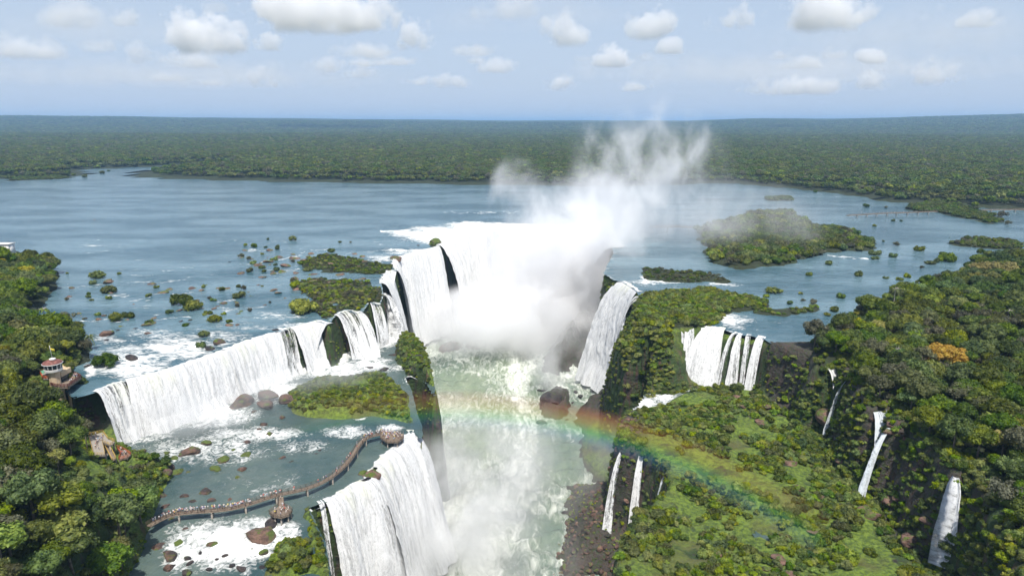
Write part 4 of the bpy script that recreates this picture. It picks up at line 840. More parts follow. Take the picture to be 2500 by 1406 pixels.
rs = ~isb; wl = {'isl_b': (5, 6, 7, 5, 0, 8), 'isl_d': (5, 6, 7), 'isl_e': (5, 6, 7, 8), 'isl_c': (5, 6, 7), 'isl_l': (5, 6, 7), 'isl_f': (8, 5, 8, 6), 'isl_i': (8, 6, 0, 7), 'isl_j': (8, 0, 1, 6), 'cliffl': (0, 1, 2), 'talus': (0, 1, 8)}
ii = np.array([random.choice(wl.get(keys[k], (0, 1, 2, 3, 4, 0, 1, 5, 6))) for k in K[rs]])
instancer('shrub_cover', np.c_[X[rs], Y[rs], Z[rs] + r[rs] * .12], r[rs], ii, SHR, 'thick low shrubs covering islands, ledges and the right terrace')
print('shrubs', len(X))
# ------------------------------------------------------------------ spray, haze, clouds, rainbow
def mat_mist(name, dens, nscale=.045, lo=.42, hi=.72, soft=1.0, col=(1, 1, 1), stretch=(1, 1, .7), aniso=0.0, floor=0.0, warp=.5, base=False, det=5):
    t = NT(name); tc = t.n('TexCoord').outputs['Object']; p = t.pos(); oi = t.n('ObjectInfo')
    nz = t.noise(t.scale(p, tuple(nscale * s_ for s_ in stretch)), 1.0, det, .62, .4)
    L_ = t.n('VectorMath', {'operation': 'LENGTH'}); t.put(L_.inputs[0], tc)
    rr = t.math('ADD', L_.outputs['Value'], t.math('MULTIPLY', t.math('SUBTRACT', nz, .5), -warp * 1.6))
    fall_ = t.ramp(rr, .98 - .75 * soft, .98, 1.0, 0.0)
    nn = t.ramp(nz, lo, hi, floor, 1.0)
    fall_ = t.math('MULTIPLY', fall_, t.ramp(L_.outputs['Value'], .72, 1.0, 1.0, 0.0))
    if base:
        sz = t.n('SeparateXYZ'); t.put(sz.inputs[0], tc); fall_ = t.math('MULTIPLY', fall_, t.ramp(t.math('ADD', sz.outputs[2], t.math('MULTIPLY', nz, .25)), -.40, -.12))
    d = t.math('MULTIPLY', t.math('MULTIPLY', fall_, nn), dens)
    v = t.n('VolumePrincipled'); t.put(v.inputs['Color'], col); t.put(v.inputs['Density'], d); v.inputs['Anisotropy'].default_value = aniso
    t.t.links.new(v.outputs[0], t.out.inputs['Volume']); return t.m
MI = {'dense': mat_mist('spray_dense', .10, .05, .30, .62, .8, floor=.25), 'mid': mat_mist('spray_billow', .045, .035, .40, .66, 1.0), 'thin': mat_mist('spray_thin', .014, .03, .38, .70, 1.0, floor=.1), 'wisp': mat_mist('spray_wisp', .030, .028, .45, .68, 1.0, stretch=(1.1, 1.1, .8), warp=.8)}
def mist(kind, px, py, dist, rx, ry, rz, label, tilt=0.0, az=0.0):
    """dist: metres straight out; rx, ry, rz half sizes in metres"""
    b = (703 - py) / F; a = (px - 1250) / F; d = Vector((a, CP + b * SP, -SP + b * CP)); k = dist / d.y; c = d * k + Vector((0, 0, CAMZ))
    m_ = mesh('spray', ICO3[0], ICO3[1], MI[kind], True); o = obj('spray_mist', m_, None, c); o.scale = (rx, ry, rz); o.rotation_euler = (0, R(tilt), R(az))
    return tag(o, label, 'mist', None, 'stuff')
mist('dense', 1260, 770, 530, 85, 70, 34, 'dense white spray filling the foot of the great horseshoe')
mist('dense', 1360, 660, 570, 80, 60, 58, 'bright billow of spray in front of the great horseshoe curtain')
mist('mid', 1405, 670, 535, 58, 40, 62, 'soft spray between the great curtain and the tall white fall')
mist('mid', 1430, 570, 600, 92, 58, 72, 'spray rising above the right end of the horseshoe brink')
mist('wisp', 1590, 440, 640, 92, 52, 84, 'tall drifting plume of spray above the falls', 18)
mist('wisp', 1665, 350, 660, 34, 32, 44, 'top wisp of the tall plume against the horizon', 14)
mist('wisp', 1480, 400, 650, 46, 36, 46, 'left billow of the tall plume')
mist('wisp', 1265, 480, 640, 38, 32, 44, 'small puff of spray left of the tall plume')
mist('mid', 1520, 520, 620, 80, 50, 50, 'spray column at the foot of the tall plume')
mist('thin', 1720, 540, 580, 130, 70, 52, 'thin veil drifting over the right river islands')
mist('mid', 1470, 590, 560, 46, 36, 44, 'bright spray over the hidden right end of the horseshoe brink')
mist('thin', 1420, 790, 460, 60, 50, 40, 'grey veil in front of the dark inner wall of the gorge')
mist('mid', 1120, 800, 490, 60, 50, 24, 'low spray over the upper gorge water')
mist('mid', 1400, 900, 425, 42, 28, 24, 'spray at the foot of the tall white fall')
mist('mid', 480, 1000, 254, 56, 17, 12, 'spray along the foot of the left falls', 0, 22)
mist('mid', 720, 940, 290, 52, 18, 13, 'spray below the right half of the left falls', 0, 24)
mist('thin', 740, 985, 283, 44, 24, 12, 'thin spray over the rocks beside the green island')
mist('mid', 1085, 1030, 330, 34, 24, 24, 'spray where the stepped fall lands in the gorge')
mist('mid', 1130, 1240, 258, 46, 34, 40, 'thick spray boiling up below the curving near fall')
mist('mid', 1130, 1370, 226, 56, 38, 36, 'spray drifting over the gorge beside the near falls')
mist('mid', 1165, 1150, 285, 44, 40, 30, 'spray spreading from the near falls over the middle of the gorge')
mist('mid', 1490, 620, 520, 38, 30, 48, 'spray curling round the dark inner wall beside the tall white fall')
mist('thin', 1250, 1150, 285, 56, 60, 36, 'thin spray hanging over the middle of the gorge')
mist('thin', 1470, 1150, 300, 46, 50, 32, 'thin blue spray over the boulder field')
mist('thin', 1720, 900, 318, 46, 18, 14, 'light spray at the foot of the right group of falls')
# haze: one even body of humid air
def box(name, lo, hi, mat, parent=None):
    V = [(x, y, z) for z in (lo[2], hi[2]) for y in (lo[1], hi[1]) for x in (lo[0], hi[0])]
    return obj(name, mesh(name, V, [(0, 2, 3, 1), (4, 5, 7, 6), (0, 1, 5, 4), (2, 6, 7, 3), (0, 4, 6, 2), (1, 3, 7, 5)], mat), parent)
t = NT('humid_air'); v = t.n('VolumePrincipled'); v.inputs['Color'].default_value = (.40, .66, 1, 1); v.inputs['Density'].default_value = 6.8e-5; v.inputs['Anisotropy'].default_value = .0
t.t.links.new(v.outputs[0], t.out.inputs['Volume'])
tag(box('haze', (-33500, -1200, float(HH.min()) - 1.0), (33500, 42500, 262), t.m), kind='stuff')
# clouds: (x, y, width, height) in the photograph, hung at their real height
def mat_cloud(name, dens, vs, amp, soft, ns=.0016, top=.96):
    """heaped vapour: cauliflower lumps from cells of several sizes, flat underneath"""
    t = NT(name); tc = t.n('TexCoord').outputs['Object']; p = t.pos()
    def vor(sc):
        q = t.n('TexVoronoi', {'feature': 'SMOOTH_F1'}); t.put(q.inputs['Vector'], p); q.inputs['Scale'].default_value = sc; q.inputs['Smoothness'].default_value = .35; return q.outputs['Distance']
    bl = t.math('ADD', t.math('MULTIPLY', vor(vs), .55), t.math('ADD', t.math('MULTIPLY', vor(vs * 2.3), .28), t.math('MULTIPLY', vor(vs * 5.3), .17)))
    big = t.noise(p, ns, 3, .6)
    L_ = t.n('VectorMath', {'operation': 'LENGTH'}); t.put(L_.inputs[0], tc)
    rr = t.math('ADD', L_.outputs['Value'], t.math('ADD', t.math('MULTIPLY', t.math('SUBTRACT', bl, .30), amp), t.math('MULTIPLY', t.math('SUBTRACT', .52, big), 2.2)))
    sz = t.n('SeparateXYZ'); t.put(sz.inputs[0], tc)
    d = t.math('MULTIPLY', t.ramp(rr, top - soft, top, 1.0, 0.0), t.ramp(t.math('ADD', sz.outputs[2], t.math('MULTIPLY', bl, .3)), -.38, -.10))
    d = t.math('MULTIPLY', d, t.ramp(L_.outputs['Value'], .82, 1.0, 1.0, 0.0))
    v = t.n('VolumePrincipled'); v.inputs['Color'].default_value = (1, 1, 1, 1); t.put(v.inputs['Density'], t.math('MULTIPLY', d, dens))
    t.t.links.new(v.outputs[0], t.out.inputs['Volume']); return t.m
MC = mat_cloud('cloud_vapour', .0056, .0048, 1.2, .26); MC2 = mat_cloud('thin_cloud_vapour', .0036, .0042, 1.2, .6); MC3 = mat_cloud('veil_vapour', .00024, .0020, 1.0, .8, top=1.15)
CL = [(800,42,330,86,1,'long bright bank of heaped cloud high above the plume, left of centre'),(1022,96,84,66,1,'small slanting cloud at the right end of the long bright bank'),(485,92,165,92,1,'large rounded cumulus in the upper left'),(155,40,150,70,0,'streaked cloud at the top left'),
      (75,120,165,56,0,'ring shaped pale cloud at the left edge'),(302,44,66,52,1,'small round cumulus in the top left between larger clouds'),(345,138,80,44,0,'torn little cloud left of the large rounded cumulus'),(235,115,70,34,0,'faint flat cloud beside the ring shaped cloud'),
      (668,104,76,44,1,'small cumulus below the long bright bank'),(885,126,120,34,0,'flat thin cloud below the long bright bank'),(880,174,64,40,0,'pale little cumulus low in the middle of the sky'),(620,190,100,34,0,'low hazy cloud left of centre'),
      (780,164,110,34,0,'hazy flat cloud low left of centre'),(1385,80,105,72,1,'bright torn cumulus above the spray plume'),(1585,66,112,68,1,'horseshoe shaped bright cumulus right of centre'),(1632,118,72,34,1,'small cloud under the horseshoe shaped cumulus'),
      (1502,145,84,44,1,'small twin cumulus low above the plume'),(1425,140,44,30,0,'tiny pale cloud beside the twin cumulus'),(1788,50,122,68,1,'slanting bright cumulus right of centre'),(2012,36,225,84,1,'largest bright cumulus at the top right'),
      (2390,48,96,46,1,'rounded cumulus near the top right corner'),(2270,30,110,56,0,'streaked veil beside the rounded cumulus at the top right'),(2275,182,120,62,0,'low pale slanting cloud on the right'),(2125,143,76,28,1,'small lone cloud on the right'),
      (1220,165,84,32,0,'small ragged cloud low in the middle'),(1020,200,64,20,0,'tiny low cloud in the middle of the sky'),(1365,208,90,40,0,'low pale cloud above the spray plume'),(1960,214,240,40,0,'long low hazy cloud band on the right'),
      (1240,24,150,60,0,'broad faint cloud at the top centre'),(1545,214,90,22,0,'tiny low cloud right of the plume'),(2120,200,110,50,0,'faint low cloud beneath the small lone cloud'),(460,150,160,40,0,'thin cloud beneath the large rounded cumulus'),(525,20,60,28,0,'pale little cloud at the top left of centre'),
      (1160,150,50,16,0,'tiny cloud dash in the middle of the sky'),(1110,124,40,18,0,'tiny round cloud left of the middle')]
gc = np.random.default_rng(77)
for i in range(16):
    y = gc.uniform(120, 222); CL.append((gc.uniform(20, 2480), y, gc.uniform(40, 120) * (1.25 - (y - 120) / 200), gc.uniform(16, 30), 0, None))
CL += [(250, 70, 560, 70, 2, 'wide thin veil of high cloud at the top left'), (1330, 40, 520, 60, 2, 'wide thin veil of cloud at the top centre'), (2250, 90, 620, 80, 2, 'wide thin veil of cloud on the top right'), (1950, 175, 900, 50, 2, 'long pale veil low on the right'), (450, 190, 800, 44, 2, 'long pale veil low on the left')]
for x, y, w, h, k, lb in CL:
    el = math.atan((703 - (y + h / 2)) / F) - PITCH + 0; el = max(el, R(3.0)); D = 1050 / math.tan(el) * .8
    b = (703 - y) / F; a = (x - 1250) / F; d = Vector((a, CP + b * SP, -SP + b * CP)); c = d * (D / d.y) + Vector((0, 0, CAMZ)); dep = D * (1 / d.y)
    m_ = mesh('cloud', ICO2[0] * np.array([1, 1, 1]), ICO2[1], (MC2, MC, MC3)[k], True); o = obj('cloud', m_, None, c)
    o.scale = (w / F * dep * .80, w / F * dep * .5, h / F * dep * 1.0); tag(o, lb or 'small hazy cloud low over the horizon', 'cloud', None if lb else 'small hazy clouds low over the horizon')
# ------------------------------------------------------------------ rocks
def rock_mesh(seed, mat):
    g = np.random.default_rng(seed); v = ICO3[0].copy()
    for k in range(9):                                    # knock flat faces off a ball
        n_ = g.normal(size=3); n_ /= np.linalg.norm(n_); dcut = g.uniform(.52, .85); over = np.maximum(v @ n_ - dcut, 0); v -= over[:, None] * n_
    v *= (1 + .10 * fbm(v[:, 0] * 2.2, v[:, 1] * 2.2, v[:, 2] * 2.2 + seed, o=3, seed=seed))[:, None]
    return mesh('boulder', v * np.array([1.15, 1, .85]), ICO3[1], mat)
RKS = {k: [rock_mesh(300 + 7 * j + i, M[k]) for i in range(4)] for j, k in enumerate(('boulder', 'boulder_wet', 'boulder_moss', 'outcrop'))}
def rock(x, y, z, r, kind, label, group=None, flat=.7):
    o = obj('boulder', random.choice(RKS[kind]), None, (x, y, z)); o.scale = (r * random.uniform(.9, 1.2), r * random.uniform(.8, 1.1), r * flat); o.rotation_euler = (random.uniform(-.25, .25), random.uniform(-.25, .25), random.uniform(0, 6.28))
    return tag(o, label, 'rock', group)
def rock_px(px, py, w, z, kind, label, group=None, flat=.7):
    x, y = PT(px, py, z); _, _, d = PX(x, y, z); r = w / 2 / F * float(d)
    for _ in range(20):
        if z > -12 or float(H(x, y)[0]) < z + 3: break
        gx_, gy_ = float(Sat(GSX, x, y)[0]), float(Sat(GSY, x, y)[0]); x += gx_ * .9; y += gy_ * .9
    return rock(x, y, max(z, float(H(x, y)[0])) + r * .1, r, kind, label, group, flat)
for x, y, w, z, k, lb in ((655,968,44,-21,'boulder','angular grey boulder below the left falls at the end of the green island'),(590,985,60,-22,'boulder','broad pale boulder veiled by spray below the left falls'),(648,990,42,-21,'boulder','boulder just in front of the angular grey boulder'),
     (700,978,40,-21,'boulder','mist wrapped boulder at the left tip of the green island'),(336,1048,20,-20,'boulder_wet','black rocks at the foot of the dark gap in the left falls'),(461,1107,38,-22,'boulder','wide brown boulder alone in the terrace river'),
     (504,1082,24,-22,'boulder_moss','dark green mossy boulder standing in the foam below the left falls'),(637,1314,86,-23,'outcrop','largest flat topped brown boulder in the near rapids'),(665,1282,44,-23,'boulder_wet','dark rock under the platform of the footbridge'),
     (260,816,38,0,'outcrop','brown boulder at the left edge of the rapids above the left falls'),(323,874,28,0,'boulder_wet','dark boulder alone in the white rapids above the left falls'),(536,838,28,0,'boulder','mossy topped boulder right of the shrub islets on the brink'),
     (512,853,22,0,'boulder_wet','dark boulder against the lower shrub islet on the brink'),(2042,1028,62,-20,'outcrop','huge angular brown boulder under the shaded slim fall on the right'),(967,634,30,-1,'outcrop','square brown rock on the lip of the great horseshoe'),
     (1062,606,34,-4,'boulder_moss','mossy buttress rock at the near end of the great horseshoe brink'),(2182,1238,44,-24,'outcrop','brown boulder pile in the right ravine, uppermost large one'),(2128,1258,40,-25,'outcrop','flat sunlit slab in the right ravine'),
     (2290,1330,60,-25,'outcrop','large slab at the foot of the lone veil fall'),(2240,1325,50,-25,'boulder','boulder left of the slab at the foot of the lone veil fall'),(2092,1180,26,-24,'boulder','boulder by the foot of the pair of blue white falls'),
     (1350,985,70,-73,'boulder_wet','dark rocky islet in the gorge rapids'),(910,1163,46,-23,'outcrop','flat reddish rock on the brink beside the near falls'),(1160,838,70,-74,'boulder','grey rock hump in the spray of the upper gorge'),(1100,852,56,-74,'boulder','left grey rock hump in the spray of the upper gorge')):
    rock_px(x, y, w, z, k, lb)
G_ = 'dark boulders in the near rapids below the footbridge'
for x, y, w, k in ((644,1350,26,'boulder_moss'),(613,1344,16,'boulder_moss'),(424,1274,26,'boulder'),(473,1276,12,'boulder_wet'),(549,1281,24,'boulder_moss'),(612,1287,22,'boulder'),(451,1295,22,'boulder'),(444,1310,26,'boulder'),(495,1303,28,'boulder_wet'),
     (471,1311,16,'boulder_wet'),(435,1326,30,'boulder_moss'),(522,1333,32,'boulder_moss'),(497,1328,14,'boulder_wet'),(576,1319,12,'boulder_wet'),(576,1332,12,'boulder_wet'),(552,1335,13,'boulder_wet'),(550,1357,16,'boulder_wet'),(414,1360,42,'boulder'),
     (390,1337,34,'boulder'),(414,1388,34,'boulder'),(457,1364,20,'boulder_wet'),(464,1375,16,'boulder_wet'),(568,1382,24,'boulder_wet'),(590,1390,26,'boulder_wet'),(457,1400,28,'boulder_wet'),(680,1296,18,'boulder_moss'),(511,1389,16,'boulder_wet'),
     (390,1290,20,'boulder'),(540,1300,12,'boulder_wet'),(700,1330,14,'boulder_wet'),(600,1370,14,'boulder_wet'),(490,1350,12,'boulder_wet'),(640,1385,16,'boulder_wet'),(530,1365,10,'boulder_wet'),(420,1300,14,'boulder_wet'),(505,1275,10,'boulder_wet')):
    rock_px(x, y, w, -23, k, {'boulder_moss': 'mossy boulder in the near rapids below the footbridge', 'boulder_wet': 'small black wet rock in the near rapids below the footbridge', 'boulder': 'brown boulder in the near rapids below the footbridge'}[k],
            {'boulder_moss': 'mossy boulders in the near rapids', 'boulder_wet': 'black rocks in the near rapids', 'boulder': 'brown boulders in the near rapids'}[k])
for x, y, w, k in ((406,1108,24,'boulder_moss'),(342,1114,28,'boulder_moss'),(428,1121,22,'boulder_moss'),(432,1154,34,'boulder_moss'),(459,1155,18,'boulder_moss'),(387,1175,32,'boulder'),(570,1101,18,'boulder_moss'),(601,1112,30,'boulder_moss'),(543,1127,34,'boulder_moss'),
     (525,1148,30,'boulder_moss'),(594,1148,28,'boulder'),(583,1167,20,'boulder_moss'),(448,1216,28,'boulder'),(498,1206,36,'boulder'),(518,1226,28,'boulder'),(470,1229,24,'boulder'),(631,1052,20,'boulder'),(657,1062,22,'boulder'),(604,1084,28,'boulder'),
     (355,1160,26,'boulder'),(370,1150,18,'boulder_wet'),(395,1215,24,'boulder'),(405,1240,26,'boulder'),(645,1040,24,'boulder'),(620,1010,24,'boulder'),(690,1020,22,'boulder'),(560,1222,18,'boulder'),(690,1120,20,'boulder'),(770,1110,16,'boulder_wet'),(710,1130,14,'boulder_wet'),
     (780,1100,12,'boulder_wet'),(885,1158,26,'boulder_moss'),(940,905,26,'boulder_wet'),(900,900,22,'boulder_wet'),(860,920,24,'boulder_wet'),(960,870,22,'boulder_wet'),(830,925,18,'boulder_wet'),(975,890,20,'boulder_wet')):
    rock_px(x, y, w, -22.6, k, {'boulder_moss': 'mossy boulder in the terrace river below the left falls', 'boulder_wet': 'wet black rock in the terrace river below the falls', 'boulder': 'brown boulder in the terrace river below the left falls'}[k],
            {'boulder_moss': 'mossy boulders in the terrace river', 'boulder_wet': 'black rocks in the terrace river', 'boulder': 'brown boulders in the terrace river'}[k])
for x, y, w, k in ((259,832,14,'boulder_wet'),(286,880,14,'boulder_wet'),(467,782,14,'boulder_wet'),(458,792,14,'boulder_wet'),(216,894,18,'boulder_wet'),(333,803,13,'boulder_wet'),(289,807,14,'boulder_wet'),(674,806,18,'boulder_wet'),(363,792,34,'outcrop'),(375,778,16,'outcrop'),(360,815,18,'boulder'),
     (400,715,26,'outcrop'),(415,708,20,'outcrop'),(470,705,20,'outcrop'),(480,735,24,'outcrop'),(545,742,22,'outcrop'),(535,705,14,'outcrop'),(560,795,20,'outcrop'),(265,690,30,'outcrop'),(170,725,16,'outcrop'),(660,612,20,'outcrop'),(630,650,26,'outcrop'),(655,640,24,'outcrop'),
     (690,665,22,'outcrop'),(720,632,26,'outcrop'),(745,640,22,'outcrop'),(640,655,20,'outcrop'),(700,650,26,'outcrop'),(765,690,26,'outcrop'),(723,708,18,'outcrop'),(830,672,24,'outcrop'),(800,745,24,'outcrop'),(810,765,18,'outcrop'),(716,622,14,'outcrop'),(230,537,6,'outcrop'),
     (600,612,14,'outcrop'),(580,740,16,'outcrop'),(520,755,18,'outcrop'),(440,785,12,'boulder_wet'),(255,772,16,'boulder'),(210,778,14,'boulder'),(890,640,16,'outcrop'),(1020,600,10,'boulder_wet'),(760,620,18,'outcrop'),(560,640,8,'boulder_wet')):
    rock_px(x, y, w, -.2, k, 'low reddish reef rock breaking the surface of the left river' if k == 'outcrop' else 'dark wet rock in the rapids above the left falls', 'reef rocks of the left river' if k == 'outcrop' else 'dark rocks in the rapids above the left falls', .42)
g = np.random.default_rng(50)
for i in range(105):
    if i < 65: x = g.normal(760, 110); y = g.normal(680, 42)
    else: x = g.uniform(170, 640); y = g.uniform(680, 800)
    X_, Y_ = PT(x, y, 0)
    if not (150 < x < 960 and 590 < y < 800) or Sat(S1, X_, Y_)[0] > -4 or Sat(SR, X_, Y_)[0] < 4: continue
    w = g.uniform(8, 22)
    if g.random() < .6: rock_px(x, y, w, -.2, 'outcrop', 'low reddish reef rock breaking the surface of the left river', 'reef rocks of the left river', .4)
    else: shrub_px(x, y, w * 1.2, 'small dark shrub on the rocks scattered across the left river', 'small shrubs scattered across the left river', 0.0, int(g.choice((5, 6, 7, 8))))
TR_ = []
for i in range(420):
    x = g.uniform(1340, 1540); y = g.uniform(1170, 1400); X_, Y_ = PT(x, y, -70)
    if sdf(TALUS, np.array([X_]), np.array([Y_]))[0] < -1: continue
    if i > 55: TR_.append((X_, Y_, float(H(X_, Y_)[0]) + .15, g.uniform(.3, 1.5)))
    else: rock(X_, Y_, float(H(X_, Y_)[0]) + .2, g.uniform(.5, 1.9) * g.uniform(.6, 1.2), random.choice(('boulder', 'boulder_wet', 'boulder_moss', 'outcrop', 'boulder')), 'grey boulder in the boulder field below the right wall', 'boulders of the field below the right wall')
TR_ = np.array(TR_); instancer('boulder_field', TR_[:, :3], TR_[:, 3], g.integers(0, 8, len(TR_)), RKS['boulder'] + RKS['outcrop'], 'countless smaller blocks of the boulder field below the right wall', zs=TR_[:, 3] * .75)
for i in range(26):
    x = g.uniform(1310, 1500); y = g.uniform(950, 1045); X_, Y_ = PT(x, y, -74)
    rock(X_, Y_, -74.6, g.uniform(.9, 2.6), 'boulder_wet', 'black rock in the white rapids around the gorge islet', 'black rocks around the gorge islet')
for i in range(34):
    X_, Y_ = g.uniform(45, 150), g.uniform(150, 300); h_ = float(H(X_, Y_)[0])
    if -34 < h_ < -12 and Sat(S1, X_, Y_)[0] > 8 and Sat(S2, X_, Y_)[0] < -2: rock(X_, Y_, h_ + .3, g.uniform(1.0, 3.2), 'outcrop', 'bare brown rock showing through the growth of the right terrace', 'bare rocks of the right terrace', .45)
for i in range(26):
    tt = g.random(); x = np.interp(tt, [0, .4, 1], [2050, 2140, 2330]) + g.uniform(-40, 40); y = np.interp(tt, [0, .4, 1], [1075, 1210, 1370]) + g.uniform(-25, 25); X_, Y_ = PT(x, y, -24)
    rock(X_, Y_, float(H(X_, Y_)[0]) + .2, g.uniform(.7, 2.0), random.choice(('boulder', 'outcrop')), 'tumbled brown boulder in the ravine under the right cliffs', 'tumbled boulders in the right ravine')
# ------------------------------------------------------------------ footbridges, platforms, tower
M['wood'] = plain('weathered_boards', (.20, .155, .115), .85, var=.3, sc=2.0); M['rail'] = plain('rail_wood', (.16, .12, .085), .8, var=.3)
M['maroon'] = plain('maroon_paint', (.12, .035, .028), .6); M['redrail'] = plain('red_orange_paint', (.48, .10, .035), .6); M['yrail'] = plain('ochre_paint', (.50, .34, .09), .6)
M['white'] = plain('white_paint', (.74, .72, .68), .6, var=.06); M['beige'] = plain('beige_plaster', (.55, .42, .27), .8); M['roofred'] = plain('rusty_roof', (.17, .065, .05), .7, var=.45, sc=1.2)
M['glass'] = plain('dark_glass', (.03, .045, .05), .12); M['green'] = plain('green_canvas', (.10, .28, .17), .8); M['concrete'] = plain('concrete', (.30, .27, .23), .9, var=.25); M['teal'] = plain('teal_net', (.01, .10, .075), .8)
M['grey_steel'] = plain('grey_steel', (.5, .5, .5), .5, .3); M['yellow'] = plain('yellow_cloth', (.6, .5, .05), .8)
class MB:
    def __init__(s): s.V = []; s.F = []
    def box(s, c, h, rz=0.0):
        b = len(s.V); ca, sa = math.cos(rz), math.sin(rz)
        for z in (-1, 1):
            for y in (-1, 1):
                for x in (-1, 1):
                    X, Y = x * h[0], y * h[1]; s.V.append((c[0] + X * ca - Y * sa, c[1] + X * sa + Y * ca, c[2] + z * h[2]))
        s.F += [tuple(b + i for i in f) for f in ((0, 2, 3, 1), (4, 5, 7, 6), (0, 1, 5, 4), (2, 6, 7, 3), (0, 4, 6, 2), (1, 3, 7, 5))]
        return s
    def bar(s, a, b, w, h=None):
        a, b = Vector(a), Vector(b); d = b - a; L = d.length; d.normalize(); u = d.cross(Vector((0, 0, 1))); u = u.normalized() if u.length > 1e-3 else Vector((1, 0, 0)); v = u.cross(d); h = h or w; n = len(s.V)
        for p in (a, b):
            for su, sv in ((-1, -1), (1, -1), (1, 1), (-1, 1)): s.V.append(tuple(p + u * su * w / 2 + v * sv * h / 2))
        s.F += [(n, n + 1, n + 2, n + 3), (n + 7, n + 6, n + 5, n + 4)] + [(n + i, n + 4 + i, n + 4 + (i + 1) % 4, n + (i + 1) % 4) for i in range(4)]
        return s
    def prism(s, pl, z0, z1):
        n = len(s.V); k = len(pl)
        if sum(pl[i][0] * pl[(i + 1) % k][1] - pl[(i + 1) % k][0] * pl[i][1] for i in range(k)) < 0: pl = pl[::-1]
        s.V += [(x, y, z0) for x, y in pl] + [(x, y, z1) for x, y in pl]
        s.F += [tuple(range(n, n + k))[::-1], tuple(range(n + k, n + 2 * k))] + [(n + i, n + (i + 1) % k, n + k + (i + 1) % k, n + k + i) for i in range(k)]
        return s
    def ring(s, c, prof, ns=16):
        n = len(s.V); m_ = len(prof)
        for r, z in prof: s.V += [(c[0] + r * math.cos(6.28319 * k / ns), c[1] + r * math.sin(6.28319 * k / ns), c[2] + z) for k in range(ns)]
        for j in range(m_ - 1):
            for k in range(ns): s.F.append((n + j * ns + k, n + j * ns + (k + 1) % ns, n + (j + 1) * ns + (k + 1) % ns, n + (j + 1) * ns + k))
        s.F.append(tuple(n + k for k in range(ns))[::-1]); s.F.append(tuple(n + (m_ - 1) * ns + k for k in range(ns)))
        return s
    def build(s, name, mat, parent=None): return obj(name, mesh(name, s.V, s.F, M[mat]), parent)
def railing(mb, pts, z, h=1.15, step=1.6, closed=False, slats=3, w=.065):
    p = [Vector((x, y, zz)) for (x, y), zz in zip(pts, z if hasattr(z, '__len__') else [z] * len(pts))]
    if closed: p.append(p[0])
    for a, b in zip(p, p[1:]):
        L = (b - a).length; n = max(1, round(L / step))
        for k in range(slats): zz = Vector((0, 0, h * (k + 1) / slats)); mb.bar(a + zz, b + zz, w)
        for i in range(n + 1): q = a + (b - a) * (i / n); mb.bar(q - Vector((0, 0, .1)), q + Vector((0, 0, h + .04)), w * 1.3)
def pathz(pts): return [P(x, y, z) for x, y, z in pts]
def footbridge(pts, width, label, piers=8, pier_z=None, name='footbridge', thick=.26):
    p3 = np.array(pathz(pts)); q, s_ = resample(p3, 2.0); T = np.gradient(q[:, :2], axis=0)
    for _ in range(4): q[1:-1] = (q[:-2] + 2 * q[1:-1] + q[2:]) / 4
    T = np.gradient(q[:, :2], axis=0); T /= np.linalg.norm(T, axis=1)[:, None]; N = np.stack([-T[:, 1], T[:, 0]], 1)
    o = empty(name, tuple(q[0])); tag(o, label, 'footbridge'); w = width / 2; org = Vector(q[0])
    V = []; Fc = []
    for (x, y, z), (nx, ny) in zip(q, N): V += [(x - nx * w, y - ny * w, z - thick), (x + nx * w, y + ny * w, z - thick), (x + nx * w, y + ny * w, z), (x - nx * w, y - ny * w, z)]
    for i in range(len(q) - 1):
        a = 4 * i
        for j in range(4): Fc.append((a + j, a + (j + 1) % 4, a + 4 + (j + 1) % 4, a + 4 + j))
    Fc += [(3, 2, 1, 0), tuple(4 * (len(q) - 1) + j for j in range(4))]
    def add(nm, V_, F_, mt):
        c = obj(nm, mesh(nm, np.array(V_) - np.array(org), F_, M[mt]), o); return c
    add('deck', V, Fc, 'wood')
    for sgn in (-1, 1):
        m_ = MB(); railing(m_, [(x + sgn * nx * (w - .08), y + sgn * ny * (w - .08)) for (x, y, z), (nx, ny) in zip(q, N)], q[:, 2]); add('railing', m_.V, m_.F, 'rail')
    n = int(s_[-1] / piers)
    for k in range(1, n):
        i = min(len(q) - 2, int(round(k * len(q) / n))); x, y, z = q[i]; nx, ny = N[i]; m_ = MB(); zb = float(H(x, y)[0]) - .5; zb = zb if pier_z is None else pier_z
        for sg in (-1, 1): m_.bar((x + sg * nx * w * .7, y + sg * ny * w * .7, zb), (x + sg * nx * w * .7, y + sg * ny * w * .7, z - thick - .02), .45)
        m_.bar((x - nx * w, y - ny * w, z - thick - .25), (x + nx * w, y + ny * w, z - thick - .25), .4); add('pier', m_.V, m_.F, 'concrete')
    return o, q, N
ZW = -19.3
BR, bq, bN = footbridge([(362,1284,ZW),(385,1268,ZW),(425,1252,ZW),(500,1247,ZW),(560,1243,ZW),(610,1230,ZW),(670,1208,ZW),(730,1197,ZW),(770,1186,ZW),(812,1163,ZW),(848,1130,ZW),(868,1100,ZW),(882,1076,ZW),(902,1062,ZW),(930,1059,ZW)], 1.9,
                        'long curved visitor footbridge crossing the terrace river to the brink of the near falls', 9)
